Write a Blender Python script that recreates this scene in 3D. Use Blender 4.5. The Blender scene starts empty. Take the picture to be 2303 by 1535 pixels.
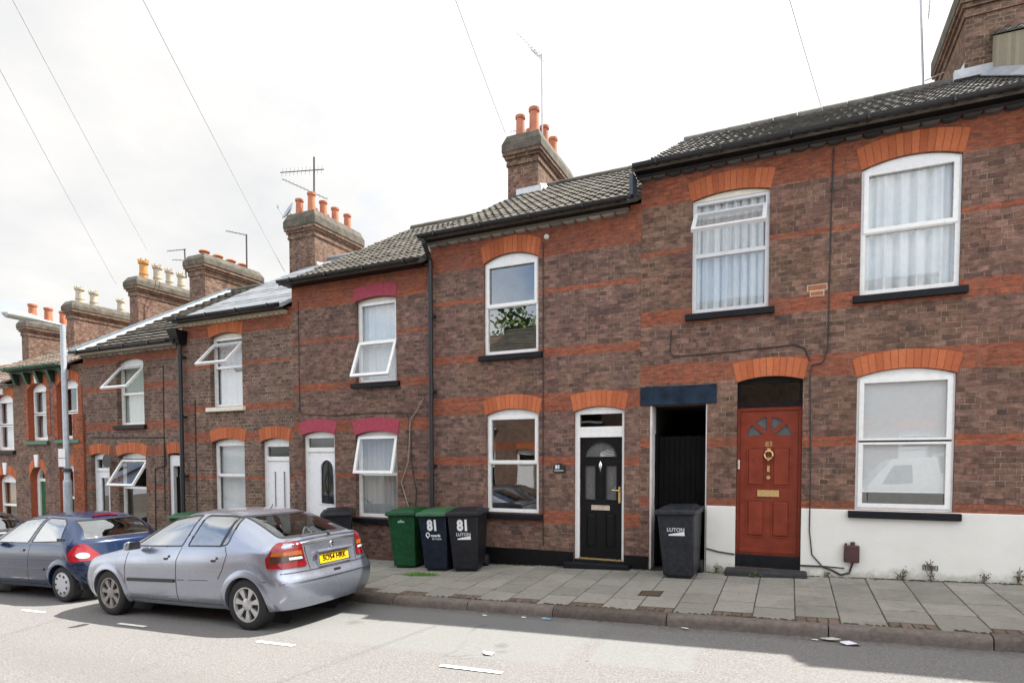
import bpy, bmesh, math, random
from mathutils import Vector, Matrix, geometry
from mathutils.bvhtree import BVHTree
random.seed(11)
SC = bpy.context.scene
COL = SC.collection
R = math.radians
ORG = {}                                    # world origin of every top-level root

# ------------------------------------------------------------------ objects
def tag(o, label=None, cat=None, group=None, kind=None):
    if label: o['label'] = label
    if cat: o['category'] = cat
    if group: o['group'] = group
    if kind: o['kind'] = kind
    return o

def thing(name, label, cat, loc=(0, 0, 0), group=None):
    o = bpy.data.objects.new(name, None)
    o.empty_display_size = .2
    COL.objects.link(o)
    o.location = loc
    ORG[o.name] = Vector(loc)
    return tag(o, label, cat, group)

def root_of(o):
    while o.parent: o = o.parent
    return o

def copy_tree(o, parent=None):
    c = o.copy(); COL.objects.link(c); c.parent = parent
    for ch in list(o.children): copy_tree(ch, c)
    return c

# ------------------------------------------------------------------ mesh builder
class MB:
    def __init__(self):
        self.v = []; self.f = []; self.m = []; self.var = []; self.k = 0; self.vv = 0.0
    def vert(self, p): self.v.append(tuple(p)); return len(self.v) - 1
    def face(self, idx, m=None, var=None):
        self.f.append(tuple(idx)); self.m.append(self.k if m is None else m)
        self.var.append(self.vv if var is None else var)
    def poly(self, pts, m=None): self.face([self.vert(p) for p in pts], m)
    def box(self, x0, x1, y0, y1, z0, z1, m=None):
        a = [self.vert(p) for p in ((x0,y0,z0),(x1,y0,z0),(x1,y1,z0),(x0,y1,z0),(x0,y0,z1),(x1,y0,z1),(x1,y1,z1),(x0,y1,z1))]
        for q in ((0,3,2,1),(4,5,6,7),(0,1,5,4),(1,2,6,5),(2,3,7,6),(3,0,4,7)): self.face([a[i] for i in q], m)
    def hexa(self, b, t, m=None):           # 4 bottom, 4 top corners (same winding)
        a = [self.vert(p) for p in list(b) + list(t)]
        for q in ((3,2,1,0),(4,5,6,7),(0,1,5,4),(1,2,6,5),(2,3,7,6),(3,0,4,7)): self.face([a[i] for i in q], m)
    def tube(self, path, r, n=8, m=None, caps=True):
        path = [Vector(p) for p in path]; rings = []
        for i, p in enumerate(path):
            d = (path[min(i+1, len(path)-1)] - path[max(i-1, 0)])
            if d.length < 1e-9: d = Vector((0,0,1))
            d.normalize()
            up = Vector((0,0,1)) if abs(d.z) < .9 else Vector((1,0,0))
            a = d.cross(up).normalized(); b = a.cross(d)
            rr = r[i] if isinstance(r, (list, tuple)) else r
            rings.append([self.vert(p + a*math.cos(t)*rr + b*math.sin(t)*rr) for t in [2*math.pi*k/n for k in range(n)]])
        for i in range(len(rings)-1):
            for k in range(n):
                self.face((rings[i][k], rings[i][(k+1)%n], rings[i+1][(k+1)%n], rings[i+1][k]), m)
        if caps:
            self.face(rings[0][::-1], m); self.face(rings[-1], m)
    def lathe(self, prof, c=(0,0,0), n=20, axis='z', m=None, caps=True):   # prof: (radius, height)
        rings = []
        for r, h in prof:
            ring = []
            for k in range(n):
                t = 2*math.pi*k/n; a, b = r*math.cos(t), r*math.sin(t)
                p = {'z': (a, b, h), 'y': (a, h, b), 'x': (h, a, b)}[axis]
                ring.append(self.vert((c[0]+p[0], c[1]+p[1], c[2]+p[2])))
            rings.append(ring)
        for i in range(len(rings)-1):
            for k in range(n):
                q = (rings[i][k], rings[i][(k+1)%n], rings[i+1][(k+1)%n], rings[i+1][k])
                self.face(q, m)
        if caps and prof[0][0] > 1e-6: self.face(rings[0][::-1], m)
        if caps and prof[-1][0] > 1e-6: self.face(rings[-1], m)
    def plate(self, outer, holes, y0, y1, m=None, back=False, reveal_outer=True, mr=None):
        """flat sheet in the XZ plane at y0 with holes, its edges run back to y1"""
        bm = bmesh.new(); edges = []; loops = []
        for lp in [outer] + list(holes):
            vs = [bm.verts.new((p[0], y0, p[1])) for p in lp]
            for i in range(len(vs)): edges.append(bm.edges.new((vs[i], vs[(i+1)%len(vs)])))
            loops.append(lp)
        bmesh.ops.triangle_fill(bm, use_beauty=True, use_dissolve=False, edges=edges)
        bm.normal_update()
        off = len(self.v); bm.verts.index_update()
        for v in bm.verts: self.v.append(tuple(v.co))
        for f in bm.faces:
            ids = [off + v.index for v in f.verts]
            if f.normal.y > 0: ids = ids[::-1]
            self.face(ids, m)
            if back: self.face([self.vert((self.v[i][0], y1, self.v[i][2])) for i in ids[::-1]], m)
        bm.free()
        for li, lp in enumerate(loops):
            if li == 0 and not reveal_outer: continue
            area = sum(lp[i][0]*lp[(i+1)%len(lp)][1] - lp[(i+1)%len(lp)][0]*lp[i][1] for i in range(len(lp)))
            ccw = area > 0
            for i in range(len(lp)):
                a, b = lp[i], lp[(i+1)%len(lp)]
                q = [(a[0],y0,a[1]), (a[0],y1,a[1]), (b[0],y1,b[1]), (b[0],y0,b[1])]
                if ccw != (li == 0): q = q[::-1]
                self.poly(q, mr if (mr is not None and li) else m)
    def build(self, name, mat, parent=None, smooth=False, bevel=0, local=False, auto=35):
        me = bpy.data.meshes.new(name)
        off = Vector((0,0,0))
        if parent and not local: off = ORG.get(root_of(parent).name, off)
        me.from_pydata([(a-off.x, b-off.y, c-off.z) for a, b, c in self.v], [], self.f)
        mats = mat if isinstance(mat, (list, tuple)) else [mat]
        for mm in mats: me.materials.append(mm)
        me.polygons.foreach_set('material_index', [min(i, len(mats)-1) for i in self.m])
        at = me.attributes.new('var', 'FLOAT', 'FACE'); at.data.foreach_set('value', self.var)
        uv = me.uv_layers.new(name='UVMap'); data = []
        for p in me.polygons:
            n = p.normal; ax = max(range(3), key=lambda i: abs(n[i]))
            for li in p.loop_indices:
                c = self.v[me.loops[li].vertex_index]
                data += (c[1]+.037, c[2]) if ax == 0 else ((c[0], c[2]) if ax == 1 else (c[0], c[1]))
        uv.data.foreach_set('uv', data)
        if smooth:
            me.polygons.foreach_set('use_smooth', [True]*len(me.polygons))
            try: me.set_sharp_from_angle(angle=R(auto))
            except Exception: pass
        me.update()
        o = bpy.data.objects.new(name, me); COL.objects.link(o)
        if parent: o.parent = parent
        if bevel:
            b = o.modifiers.new('bevel', 'BEVEL'); b.width = bevel; b.segments = 2; b.limit_method = 'ANGLE'; b.angle_limit = R(40)
        return o

def solo(mb, name, mat, label, cat, loc=None, group=None, **kw):
    """a thing that is one mesh; its origin goes to loc"""
    loc = Vector(loc) if loc is not None else Vector(mb.v[0])
    mb.v = [(a-loc.x, b-loc.y, c-loc.z) for a, b, c in mb.v]
    o = mb.build(name, mat, **kw); o.location = loc; ORG[o.name] = loc
    return tag(o, label, cat, group)

# ------------------------------------------------------------------ materials
class N:
    def __init__(self, name):
        self.m = bpy.data.materials.new(name); self.m.use_nodes = True
        self.t = self.m.node_tree; self.t.nodes.clear()
        self.out = self.t.nodes.new('ShaderNodeOutputMaterial')
    def n(self, typ, **kw):
        x = self.t.nodes.new('ShaderNode' + typ)
        for k, v in kw.items():
            if k == 'ins':
                for a, b in v.items(): self.put(x.inputs[a], b)
            else: setattr(x, k, v)
        return x
    def put(self, sock, val):
        if isinstance(val, bpy.types.NodeSocket): self.t.links.new(val, sock)
        else:
            if isinstance(val, (tuple, list)) and len(val) == 3 and sock.type == 'RGBA': val = (*val, 1)
            sock.default_value = val
    def math(self, op, a, b=0.0, c=0.0):
        x = self.n('Math', operation=op); self.put(x.inputs[0], a); self.put(x.inputs[1], b); self.put(x.inputs[2], c); return x.outputs[0]
    def mix(self, f, a, b, mode='MIX'):
        x = self.n('Mix', data_type='RGBA', blend_type=mode); self.put(x.inputs[0], f); self.put(x.inputs[6], a); self.put(x.inputs[7], b); return x.outputs[2]
    def noise(self, scale, detail=4, vec=None, rough=.6, dist=0):
        x = self.n('TexNoise', ins={'Scale': scale, 'Detail': detail, 'Roughness': rough, 'Distortion': dist})
        if vec is not None: self.put(x.inputs['Vector'], vec)
        return x.outputs['Fac']
    def ramp(self, f, stops):
        x = self.n('ValToRGB'); self.put(x.inputs[0], f); e = x.color_ramp.elements
        while len(e) < len(stops): e.new(.5)
        for i, (p, c) in enumerate(stops):
            e[i].position = p; e[i].color = (*c, 1) if len(c) == 3 else c
        return x.outputs[0]
    def rng(self, f, a, b, c=0., d=1.):
        x = self.n('MapRange'); self.put(x.inputs[0], f)
        for i, v in enumerate((a, b, c, d)): x.inputs[i+1].default_value = v
        return x.outputs[0]
    def pos(self): return self.n('NewGeometry').outputs['Position']
    def uv(self): return self.n('UVMap').outputs[0]
    def attr(self, nm): return self.n('Attribute', attribute_name=nm).outputs['Fac']
    def bump(self, h, strength=.5, dist=.01):
        return self.n('Bump', ins={'Strength': strength, 'Distance': dist, 'Height': h}).outputs[0]
    def done(self, col, rough=.7, metal=0., normal=None, spec=.5, coat=0., **extra):
        b = self.n('BsdfPrincipled')
        self.put(b.inputs['Base Color'], col); self.put(b.inputs['Roughness'], rough); self.put(b.inputs['Metallic'], metal)
        self.put(b.inputs['Specular IOR Level'], spec); self.put(b.inputs['Coat Weight'], coat)
        if coat: b.inputs['Coat Roughness'].default_value = .04
        for k, v in extra.items(): self.put(b.inputs[k], v)
        if normal is not None: self.put(b.inputs['Normal'], normal)
        self.t.links.new(b.outputs[0], self.out.inputs[0]); return self.m

def plain(name, col, rough=.6, metal=0., var=.12, scale=9., spec=.5, coat=0., bump=0.):
    k = N(name); p = k.pos()
    f = k.noise(scale, 5, p)
    c = k.mix(k.rng(f, .3, .7), tuple(x*(1-var) for x in col), tuple(min(1, x*(1+var)) for x in col))
    nb = k.bump(k.noise(scale*6, 3, p), bump, .004) if bump else None
    return k.done(c, k.rng(f, .3, .7, max(rough-.06, .02), min(rough+.06, 1)), metal, nb, spec, coat)

def brick(name, bands=(), c1=(0.228,0.131,0.100), c2=(0.131,0.078,0.062), mort=(0.252,0.189,0.147), red=((.38,.118,.062), (.285,.088,.052)), shift=0., hue=.5):
    """purple-brown bricks in 75 mm courses; bands = (z0, z1) runs of red courses"""
    k = N(name); uv = k.uv(); p = k.pos()
    sep = k.n('SeparateXYZ', ins={0: uv}); v = k.math('SUBTRACT', sep.outputs[1], shift)
    vec = k.n('CombineXYZ', ins={0: sep.outputs[0], 1: v}).outputs[0]
    wob = k.n('TexNoise', ins={'Vector': vec, 'Scale': 9., 'Detail': 3.})
    vec2 = k.n('VectorMath', operation='MULTIPLY_ADD', ins={0: wob.outputs['Color'], 1: (.010,.008,0), 2: vec}).outputs[0]
    def bt(a, b, m):
        x = k.n('TexBrick', offset=.5, offset_frequency=2, squash=.5, squash_frequency=2)
        for s, val in {'Vector': vec2, 'Color1': a, 'Color2': b, 'Mortar': m, 'Scale': 1., 'Mortar Size': .0060, 'Mortar Smooth': .35, 'Bias': -.05, 'Brick Width': .218, 'Row Height': .075}.items(): k.put(x.inputs[s], val)
        return x
    strk = k.noise(1., 4, k.n('VectorMath', operation='MULTIPLY', ins={0: vec, 1: (9., 24., 1.)}).outputs[0], .65)
    fine = k.noise(38, 4, p, .7)
    mcol = k.mix(k.rng(k.noise(3.1, 4, p, .7), .36, .62), tuple(x*.40 for x in mort), tuple(min(1, x*1.45) for x in mort))
    b1 = bt(c1, c2, mcol); b2 = bt(red[0], red[1], k.mix(.5, mcol, (.24,.11,.07)))
    inb = k.math('SUBTRACT', 1., b1.outputs['Fac'])
    # a tone of its own for every brick
    cell = k.n('TexWhiteNoise', noise_dimensions='2D')
    row = k.math('FLOOR', k.math('DIVIDE', v, .075))
    colm = k.math('FLOOR', k.math('DIVIDE', k.math('ADD', sep.outputs[0], k.math('MULTIPLY', row, .037)), .109))
    k.put(cell.inputs['Vector'], k.n('CombineXYZ', ins={0: colm, 1: row}).outputs[0])
    mask = None
    for z0, z1 in bands:
        a = k.math('MULTIPLY', k.math('GREATER_THAN', v, round((z0-shift)/.075)*.075), k.math('LESS_THAN', v, round((z1-shift)/.075)*.075))
        mask = a if mask is None else k.math('MAXIMUM', mask, a)
    brown = k.mix(k.math('MULTIPLY', inb, k.rng(cell.outputs[0], .62, 1., 0., .55)), b1.outputs['Color'], (.34,.20,.16))
    brown = k.mix(k.math('MULTIPLY', inb, k.rng(cell.outputs[0], .26, 0., 0., .60)), brown, (.074,.053,.050))
    # broad drifts of tone: olive-brown, plum, soot, lime bloom
    brown = k.mix(k.rng(k.noise(.75, 4, p, .6), .44, .60, 0., hue), brown, k.mix(1., brown, (1.02,1.06,.90), 'MULTIPLY'))
    brown = k.mix(k.rng(k.noise(1.1, 4, k.n('VectorMath', operation='ADD', ins={0: p, 1: (7.,3.,5.)}).outputs[0], .6), .48, .66, 0., .6), brown, k.mix(1., brown, (1.06,.95,.96), 'MULTIPLY'))
    redc = k.mix(k.math('MULTIPLY', inb, k.rng(cell.outputs[0], .45, 1., 0., .45)), b2.outputs['Color'], (.25,.085,.055))
    redc = k.mix(k.rng(k.noise(1.9, 5, p, .65), .44, .66, 0., .72), redc, k.mix(.55, brown, (.25,.09,.055)))
    col = brown if mask is None else k.mix(mask, brown, redc)
    col = k.mix(k.rng(strk, .50, .30, 0., .75), col, k.mix(1., col, (.45,.44,.45), 'MULTIPLY'))
    col = k.mix(k.rng(strk, .52, .74, 0., .65), col, k.mix(1., col, (1.75,1.70,1.65), 'MULTIPLY'))
    col = k.mix(k.rng(k.noise(.9, 5, p), .42, .72, 0., .50), col, k.mix(1., col, (.62,.60,.60), 'MULTIPLY'))
    col = k.mix(k.rng(k.noise(5.5, 5, p, .75), .60, .76, 0., .30), col, (.34,.295,.255))
    col = k.mix(k.rng(fine, .48, .72, 0., .55), col, k.mix(1., col, (.45,.44,.44), 'MULTIPLY'))
    h = k.math('ADD', k.math('MULTIPLY', b1.outputs['Fac'], -1.), k.math('MULTIPLY', fine, .9))
    return k.done(col, .92, 0., k.bump(h, .9, .009), .2)

def tile_mat(name, c1, c2, lichen=(.36,.34,.27), amt=.5):
    k = N(name); p = k.pos()
    c = k.mix(k.attr('var'), c1, c2)
    c = k.mix(k.rng(k.noise(3.2, 6, p, .7), .42, .72, 0., amt), c, lichen)
    c = k.mix(k.rng(k.noise(22, 4, p), .45, .7, 0., .45), c, k.mix(1., c, (.5,.5,.5), 'MULTIPLY'))
    return k.done(c, .9, 0., k.bump(k.noise(70, 3, p), .4, .004), .2)

def var_mat(name, c1, c2, rough=.85, noise=.35, gum=False):
    k = N(name); p = k.pos()
    c = k.mix(k.attr('var'), c1, c2)
    c = k.mix(k.rng(k.noise(18, 5, p, .7), .4, .72, 0., noise), c, k.mix(1., c, (.5,.48,.48), 'MULTIPLY'))
    c = k.mix(k.rng(k.noise(2.0, 4, p, .7), .5, .75, 0., noise), c, k.mix(1., c, (.62,.60,.58), 'MULTIPLY'))
    if gum:
        vo = k.n('TexVoronoi', ins={'Vector': p, 'Scale': 5.5}); sel = k.math('GREATER_THAN', k.n('SeparateColor', ins={0: vo.outputs['Color']}).outputs[0], .55)
        c = k.mix(k.math('MULTIPLY', sel, k.rng(vo.outputs['Distance'], .13, .09, 0., .5)), c, (.12,.115,.105))
        c = k.mix(k.rng(k.noise(1.1, 6, p, .7), .52, .68, 0., .45), c, (.135,.135,.105))
    return k.done(c, rough, 0., k.bump(k.noise(90, 3, p), .35, .003), .25)

def glass_mat(name, tint=(.80,.86,.86), refl=.07, blend=.32):
    k = N(name)
    lw = k.n('LayerWeight', ins={'Blend': .5})         # facing is the same from both sides of the pane
    f = k.math('MULTIPLY_ADD', k.math('POWER', lw.outputs['Facing'], 5. - 5.*blend), 1.-refl, refl)
    w = k.bump(k.noise(1.3, 2, k.pos()), .10, .012)
    g = k.n('BsdfGlossy', ins={'Color': (.96,.98,1.), 'Roughness': .01, 'Normal': w})
    t = k.n('BsdfTransparent', ins={'Color': tint})
    x = k.n('MixShader', ins={0: f, 1: t.outputs[0], 2: g.outputs[0]})
    k.t.links.new(x.outputs[0], k.out.inputs[0]); return k.m

def cloth_mat(name, col, trans=.4):
    k = N(name)
    c = k.mix(k.rng(k.noise(14, 4, k.pos()), .3, .7), tuple(x*.92 for x in col), col)
    d = k.n('BsdfDiffuse', ins={'Color': c}); t = k.n('BsdfTranslucent', ins={'Color': c})
    x = k.n('MixShader', ins={0: trans, 1: d.outputs[0], 2: t.outputs[0]})
    k.t.links.new(x.outputs[0], k.out.inputs[0]); return k.m

M = {}
M['upvc'] = plain('white_upvc', (.84,.84,.825), .28, var=.04)
M['upvc_grey'] = plain('aged_white_upvc', (.70,.71,.72), .35, var=.06)
M['cream'] = plain('cream_paint', (.72,.68,.57), .55, var=.10)
M['black'] = plain('black_paint', (.0065,.007,.008), .38, var=.3, spec=.22)
M['black_plastic'] = plain('black_plastic', (.018,.019,.022), .42, var=.25)
M['sill_black'] = plain('sill_paint', (.0075,.0085,.0115), .55, var=.4, bump=.3, spec=.25)
M['gate'] = plain('gate_boards', (.0045,.004,.004), .6, var=.4, scale=4, spec=.1)
M['glass'] = glass_mat('window_glass', (.97,.98,.98), refl=.11, blend=.1)
M['obscure'] = plain('obscure_door_glass', (.105,.110,.115), .16, var=.25, scale=60, bump=.3)
M['glass_clear'] = glass_mat('clean_window_glass', (.95,.97,.97), refl=.22, blend=.15)
M['glass_dark'] = glass_mat('obscure_glass', (.30,.32,.33), refl=.06)
M['room'] = plain('room_plaster', (.34,.32,.28), .9, var=.1)
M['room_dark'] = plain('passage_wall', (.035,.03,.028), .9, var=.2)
M['net'] = cloth_mat('net_curtain', (.76,.81,.83), .10)
M['net_white'] = cloth_mat('white_curtain', (.74,.77,.78), .08)
M['net_grey'] = cloth_mat('grey_curtain', (.50,.52,.52), .3)
M['net_peach'] = cloth_mat('peach_curtain', (.72,.50,.30), .3)
M['net_green'] = cloth_mat('pale_green_curtain', (.62,.70,.62), .3)
k_ = N('white_render'); p_ = k_.pos(); s_ = k_.n('SeparateXYZ', ins={0: p_})
hgt = k_.math('SUBTRACT', s_.outputs[2], k_.math('MULTIPLY_ADD', s_.outputs[0], .0375, .347))
c_ = k_.mix(k_.rng(k_.noise(2.2, 5, p_), .35, .7), (.80,.79,.74), (.74,.73,.68))
c_ = k_.mix(k_.math('MULTIPLY', k_.rng(k_.math('ADD', hgt, k_.math('MULTIPLY', k_.math('SUBTRACT', k_.noise(7, 5, p_, .7), .5), .42)), .13, -.02), .75), c_, (.34,.33,.25))
c_ = k_.mix(k_.rng(k_.noise(5., 6, k_.n('VectorMath', operation='MULTIPLY', ins={0: p_, 1: (3.,1.,.35)}).outputs[0], .7), .62, .78, 0., .35), c_, (.52,.50,.44))
M['render'] = k_.done(c_, .85, 0., k_.bump(k_.noise(24, 4, p_), .35, .006), .2)
M['lead'] = plain('lead_sheet', (.38,.41,.46), .45, .3, var=.25, scale=4)
M['lead_white'] = plain('mortar_flashing', (.58,.60,.62), .6, var=.15, scale=8)
M['cement'] = plain('cement_cap', (.098,.086,.068), .95, var=.5, scale=5, bump=.6)
M['terracotta'] = plain('terracotta', (.42,.155,.085), .8, var=.22, scale=6)
M['buffpot'] = plain('buff_pot', (.43,.385,.30), .8, var=.2, scale=7)
M['orangepot'] = plain('orange_pot', (.46,.235,.075), .75, var=.2, scale=7)
M['steel'] = plain('galvanised_steel', (.42,.46,.50), .5, .2, var=.15)
M['alu'] = plain('aerial_metal', (.40,.41,.43), .45, .6, var=.15)
M['darkmetal'] = plain('dark_metal', (.07,.065,.07), .5, .4, var=.2)
M['brass'] = plain('brass', (.66,.50,.24), .3, .9, var=.1)
M['chrome'] = plain('chrome', (.78,.79,.80), .15, 1., var=.04)
M['red_door'] = plain('red_gloss_paint', (.215,.036,.0175), .42, var=.2, scale=7, spec=.3)
M['white_door'] = plain('white_door', (.82,.83,.85), .3, var=.03)
M['green_door'] = plain('green_paint', (.006,.11,.035), .4, var=.15)
M['green_trim'] = plain('green_gutter_paint', (.03,.13,.075), .5, var=.25)
M['dark_green'] = plain('dark_green_paint', (.012,.045,.022), .5, var=.25)
M['blue_lintel'] = plain('blue_black_paint', (.012,.024,.043), .55, var=.6, scale=5, spec=.2)
M['pink'] = plain('pink_lintel_paint', (.36,.045,.078), .7, var=.25, scale=12, bump=.3)
M['cable'] = plain('cable', (.022,.020,.021), .6)
M['cable_pale'] = plain('dry_stem', (.30,.25,.21), .9)
M['brown_box'] = plain('brown_plastic', (.075,.030,.030), .45, var=.15)
M['rubber'] = plain('tyre_rubber', (.016,.016,.017), .75, var=.2, scale=20)
M['arch'] = var_mat('rubbed_red_brick', (.58,.180,.076), (.42,.118,.052), noise=.36)
M['arch_joint'] = plain('arch_mortar', (.36,.13,.06), .9, var=.1)
M['number_white'] = plain('white_vinyl', (.80,.82,.85), .45, var=.03)
M['logo_grey'] = plain('grey_vinyl', (.55,.57,.60), .5, var=.05)
M['paper'] = plain('litter_paper', (.75,.74,.72), .8, var=.1, scale=30)
M['foil'] = plain('blue_wrapper', (.25,.48,.62), .4, .2, var=.4, scale=40)

def arch_pts(x0, x1, zs, rise, n=10):       # left springing -> right springing
    if rise <= 0: return [(x0, zs), (x1, zs)]
    w = x1 - x0; r = (w*w/4 + rise*rise) / (2*rise); cx, cz = (x0+x1)/2, zs + rise - r
    a = math.asin(min(1, w/2/r))
    if rise > r: a = math.pi - a
    return [(cx + r*math.sin(-a + 2*a*i/n), cz + r*math.cos(-a + 2*a*i/n)) for i in range(n+1)]

def opening(x0, x1, z0, zs, rise, n=10):    # closed loop, counter-clockwise
    return [(x0, z0), (x1, z0)] + arch_pts(x0, x1, zs, rise, n)[::-1]

def rect(x0, x1, z0, z1): return [(x0, z0), (x1, z0), (x1, z1), (x0, z1)]
def pav(x, y): return .347 + .0375*x + .041*y
def road_z(x): return .127 + .0375*x
SKY, CLD, SUNE, EXPO = .12, 6.4, 4.2, 1.42
# ------------------------------------------------------------------ house parts
YR, DEPTH = 4.5, 9.0

def brick_arch(root, o, h=.275, skew=.22, mat=None, ext=.01, pitch=.078, painted=False):
    x0, x1, zs, rise = o['x0']-ext, o['x1']+ext, o['zs'], o['rise']
    n = max(6, round((x1-x0)/pitch))
    fine = arch_pts(x0, x1, zs+.004, rise, n)
    def outp(t, p): 
        s = -skew + 2*skew*t
        return (p[0] + s*h, p[1] + h)
    mb = MB()
    mb.k = 1
    loop = fine + [outp(i/n, p) for i, p in enumerate(fine)][::-1]
    mb.plate(loop, [], -.0015, .05)
    mb.k = 0
    g = 0 if painted else .0035
    for i in range(n):
        a, b = fine[i], fine[i+1]; ao, bo = outp(i/n, a), outp((i+1)/n, b)
        j = random.uniform(-.0015, .0015)
        mb.vv = random.random()
        mb.plate([(a[0]+g, a[1]), (b[0]-g, b[1]), (bo[0]-g, bo[1]), (ao[0]+g, ao[1])], [], -.007+j, .052)
    m = mat or M['arch']
    return mb.build('brick_arch', [m, M['arch_joint'] if not painted else m], root)

def swing(mb, zh, rev, ang):                # tilt a flat sash about its top hinge, outwards
    ca, sa = math.cos(ang), math.sin(ang); out = []
    for x, y, z in mb.v:
        d = zh - z
        out.append((x, rev - .025 + y*ca - d*sa, zh - d*ca - y*sa))
    mb.v = out

def window(root, o, style='upvc', rail=None, rev=.06, sill='sill_black', upper=True, opened=None, head=None, glass='glass', lower_ring=False, sill_h=.105, key='window'):
    x0, x1, z0, zs, rise = o['x0']+.003, o['x1']-.003, o['z0'], o['zs'], o['rise']
    fw = .055; mat = M[style]; mb = MB()
    top = zs - .035
    holes = [rect(x0+fw, x1-fw, rail+.028, top-fw*.35), rect(x0+fw, x1-fw, z0+.06, rail-.028)] if rail else [rect(x0+fw, x1-fw, z0+.06, top-fw*.35)]
    if head: mb.plate(rect(x0, x1, z0, top+.02), holes, rev, rev+.06)
    else: mb.plate(opening(x0, x1, z0, zs-.003, rise), holes, rev, rev+.06)
    w = mb.build(key, mat, root)
    if head:
        hb = MB(); hb.plate([(x0, top+.022), (x1, top+.022)] + arch_pts(x0, x1, zs-.003, rise)[::-1], [], rev-.012, rev+.06)
        hb.build('head_board', M[head], w)
    def ring(a, b, c, d, iw=.055, y=-.014):
        s = MB(); s.plate(rect(a, b, c, d), [rect(a+iw, b-iw, c+iw, d-iw)], rev+y, rev+.03); return s
    def pane(a, b, c, d, y=.035):
        p = MB(); p.poly([(a, rev+y, c), (b, rev+y, c), (b, rev+y, d), (a, rev+y, d)]); return p
    parts = {'upper': (x0+.028, x1-.028, rail-.012 if rail else z0+.03, top+.012)}
    if rail: parts['lower'] = (x0+.028, x1-.028, z0+.035, rail+.012)
    for nm, (a, b, c, d) in parts.items():
        if opened and opened[0] == nm:
            ang = R(opened[1]); hh = opened[2] if len(opened) > 2 else d - c
            zh = opened[3] if len(opened) > 3 else d
            s = MB(); s.plate(rect(a, b, zh-hh, zh), [rect(a+.055, b-.055, zh-hh+.055, zh-.055)], -.025, .025, back=True)
            swing(s, zh, rev, ang); s.build('open_sash', mat, w)
            p = MB(); p.poly([(a+.05, 0, zh-hh+.05), (b-.05, 0, zh-hh+.05), (b-.05, 0, zh-.05), (a+.05, 0, zh-.05)]); swing(p, zh, rev, ang)
            p.build('pane', M[glass], w)
        else:
            if (nm == 'upper' and upper) or (nm == 'lower' and lower_ring): ring(a, b, c, d).build('sash', mat, w)
            pane(a+.02, b-.02, c+.02, d-.02).build('pane', M[glass], w)
    if sill:
        s = MB(); s.hexa([(x0-.085,-.075,z0-sill_h-.004),(x1+.085,-.075,z0-sill_h-.004),(x1+.085,rev+.02,z0-sill_h),(x0-.085,rev+.02,z0-sill_h)],
                         [(x0-.085,-.075,z0-.018),(x1+.085,-.075,z0-.018),(x1+.085,rev+.02,z0-.004),(x0-.085,rev+.02,z0-.004)])
        s.build('sill', M[sill], w, bevel=.008)
    return w

def curtain(o, rev, label, mat='net', x0=None, x1=None, z0=None, z1=None, pleat=.012, wave=.09, y=.085, group=None, name='net_curtain', cat='curtain'):
    a = o['x0']+.03 if x0 is None else x0; b = o['x1']-.03 if x1 is None else x1
    c = o['z0']+.03 if z0 is None else z0; d = o['zs']-.03 if z1 is None else z1
    mb = MB(); nx = max(8, int((b-a)/.014)); nz = 8; ids = []
    ph = random.uniform(0, 6)
    for i in range(nx+1):
        x = a + (b-a)*i/nx; col = []
        for j in range(nz+1):
            z = c + (d-c)*j/nz
            yy = rev + y + pleat*(math.sin(ph + x*2*math.pi/wave + .7*math.sin(x*9)) + .5*math.sin(x*2*math.pi/(wave*.43)+ph)) * (1.15 - .5*j/nz)
            col.append(mb.vert((x, yy, z)))
        ids.append(col)
    for i in range(nx):
        for j in range(nz): mb.face((ids[i][j], ids[i+1][j], ids[i+1][j+1], ids[i][j+1]))
    return solo(mb, name, M[mat], label, cat, ((a+b)/2, rev+y, c), group, smooth=True, auto=80)

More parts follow.
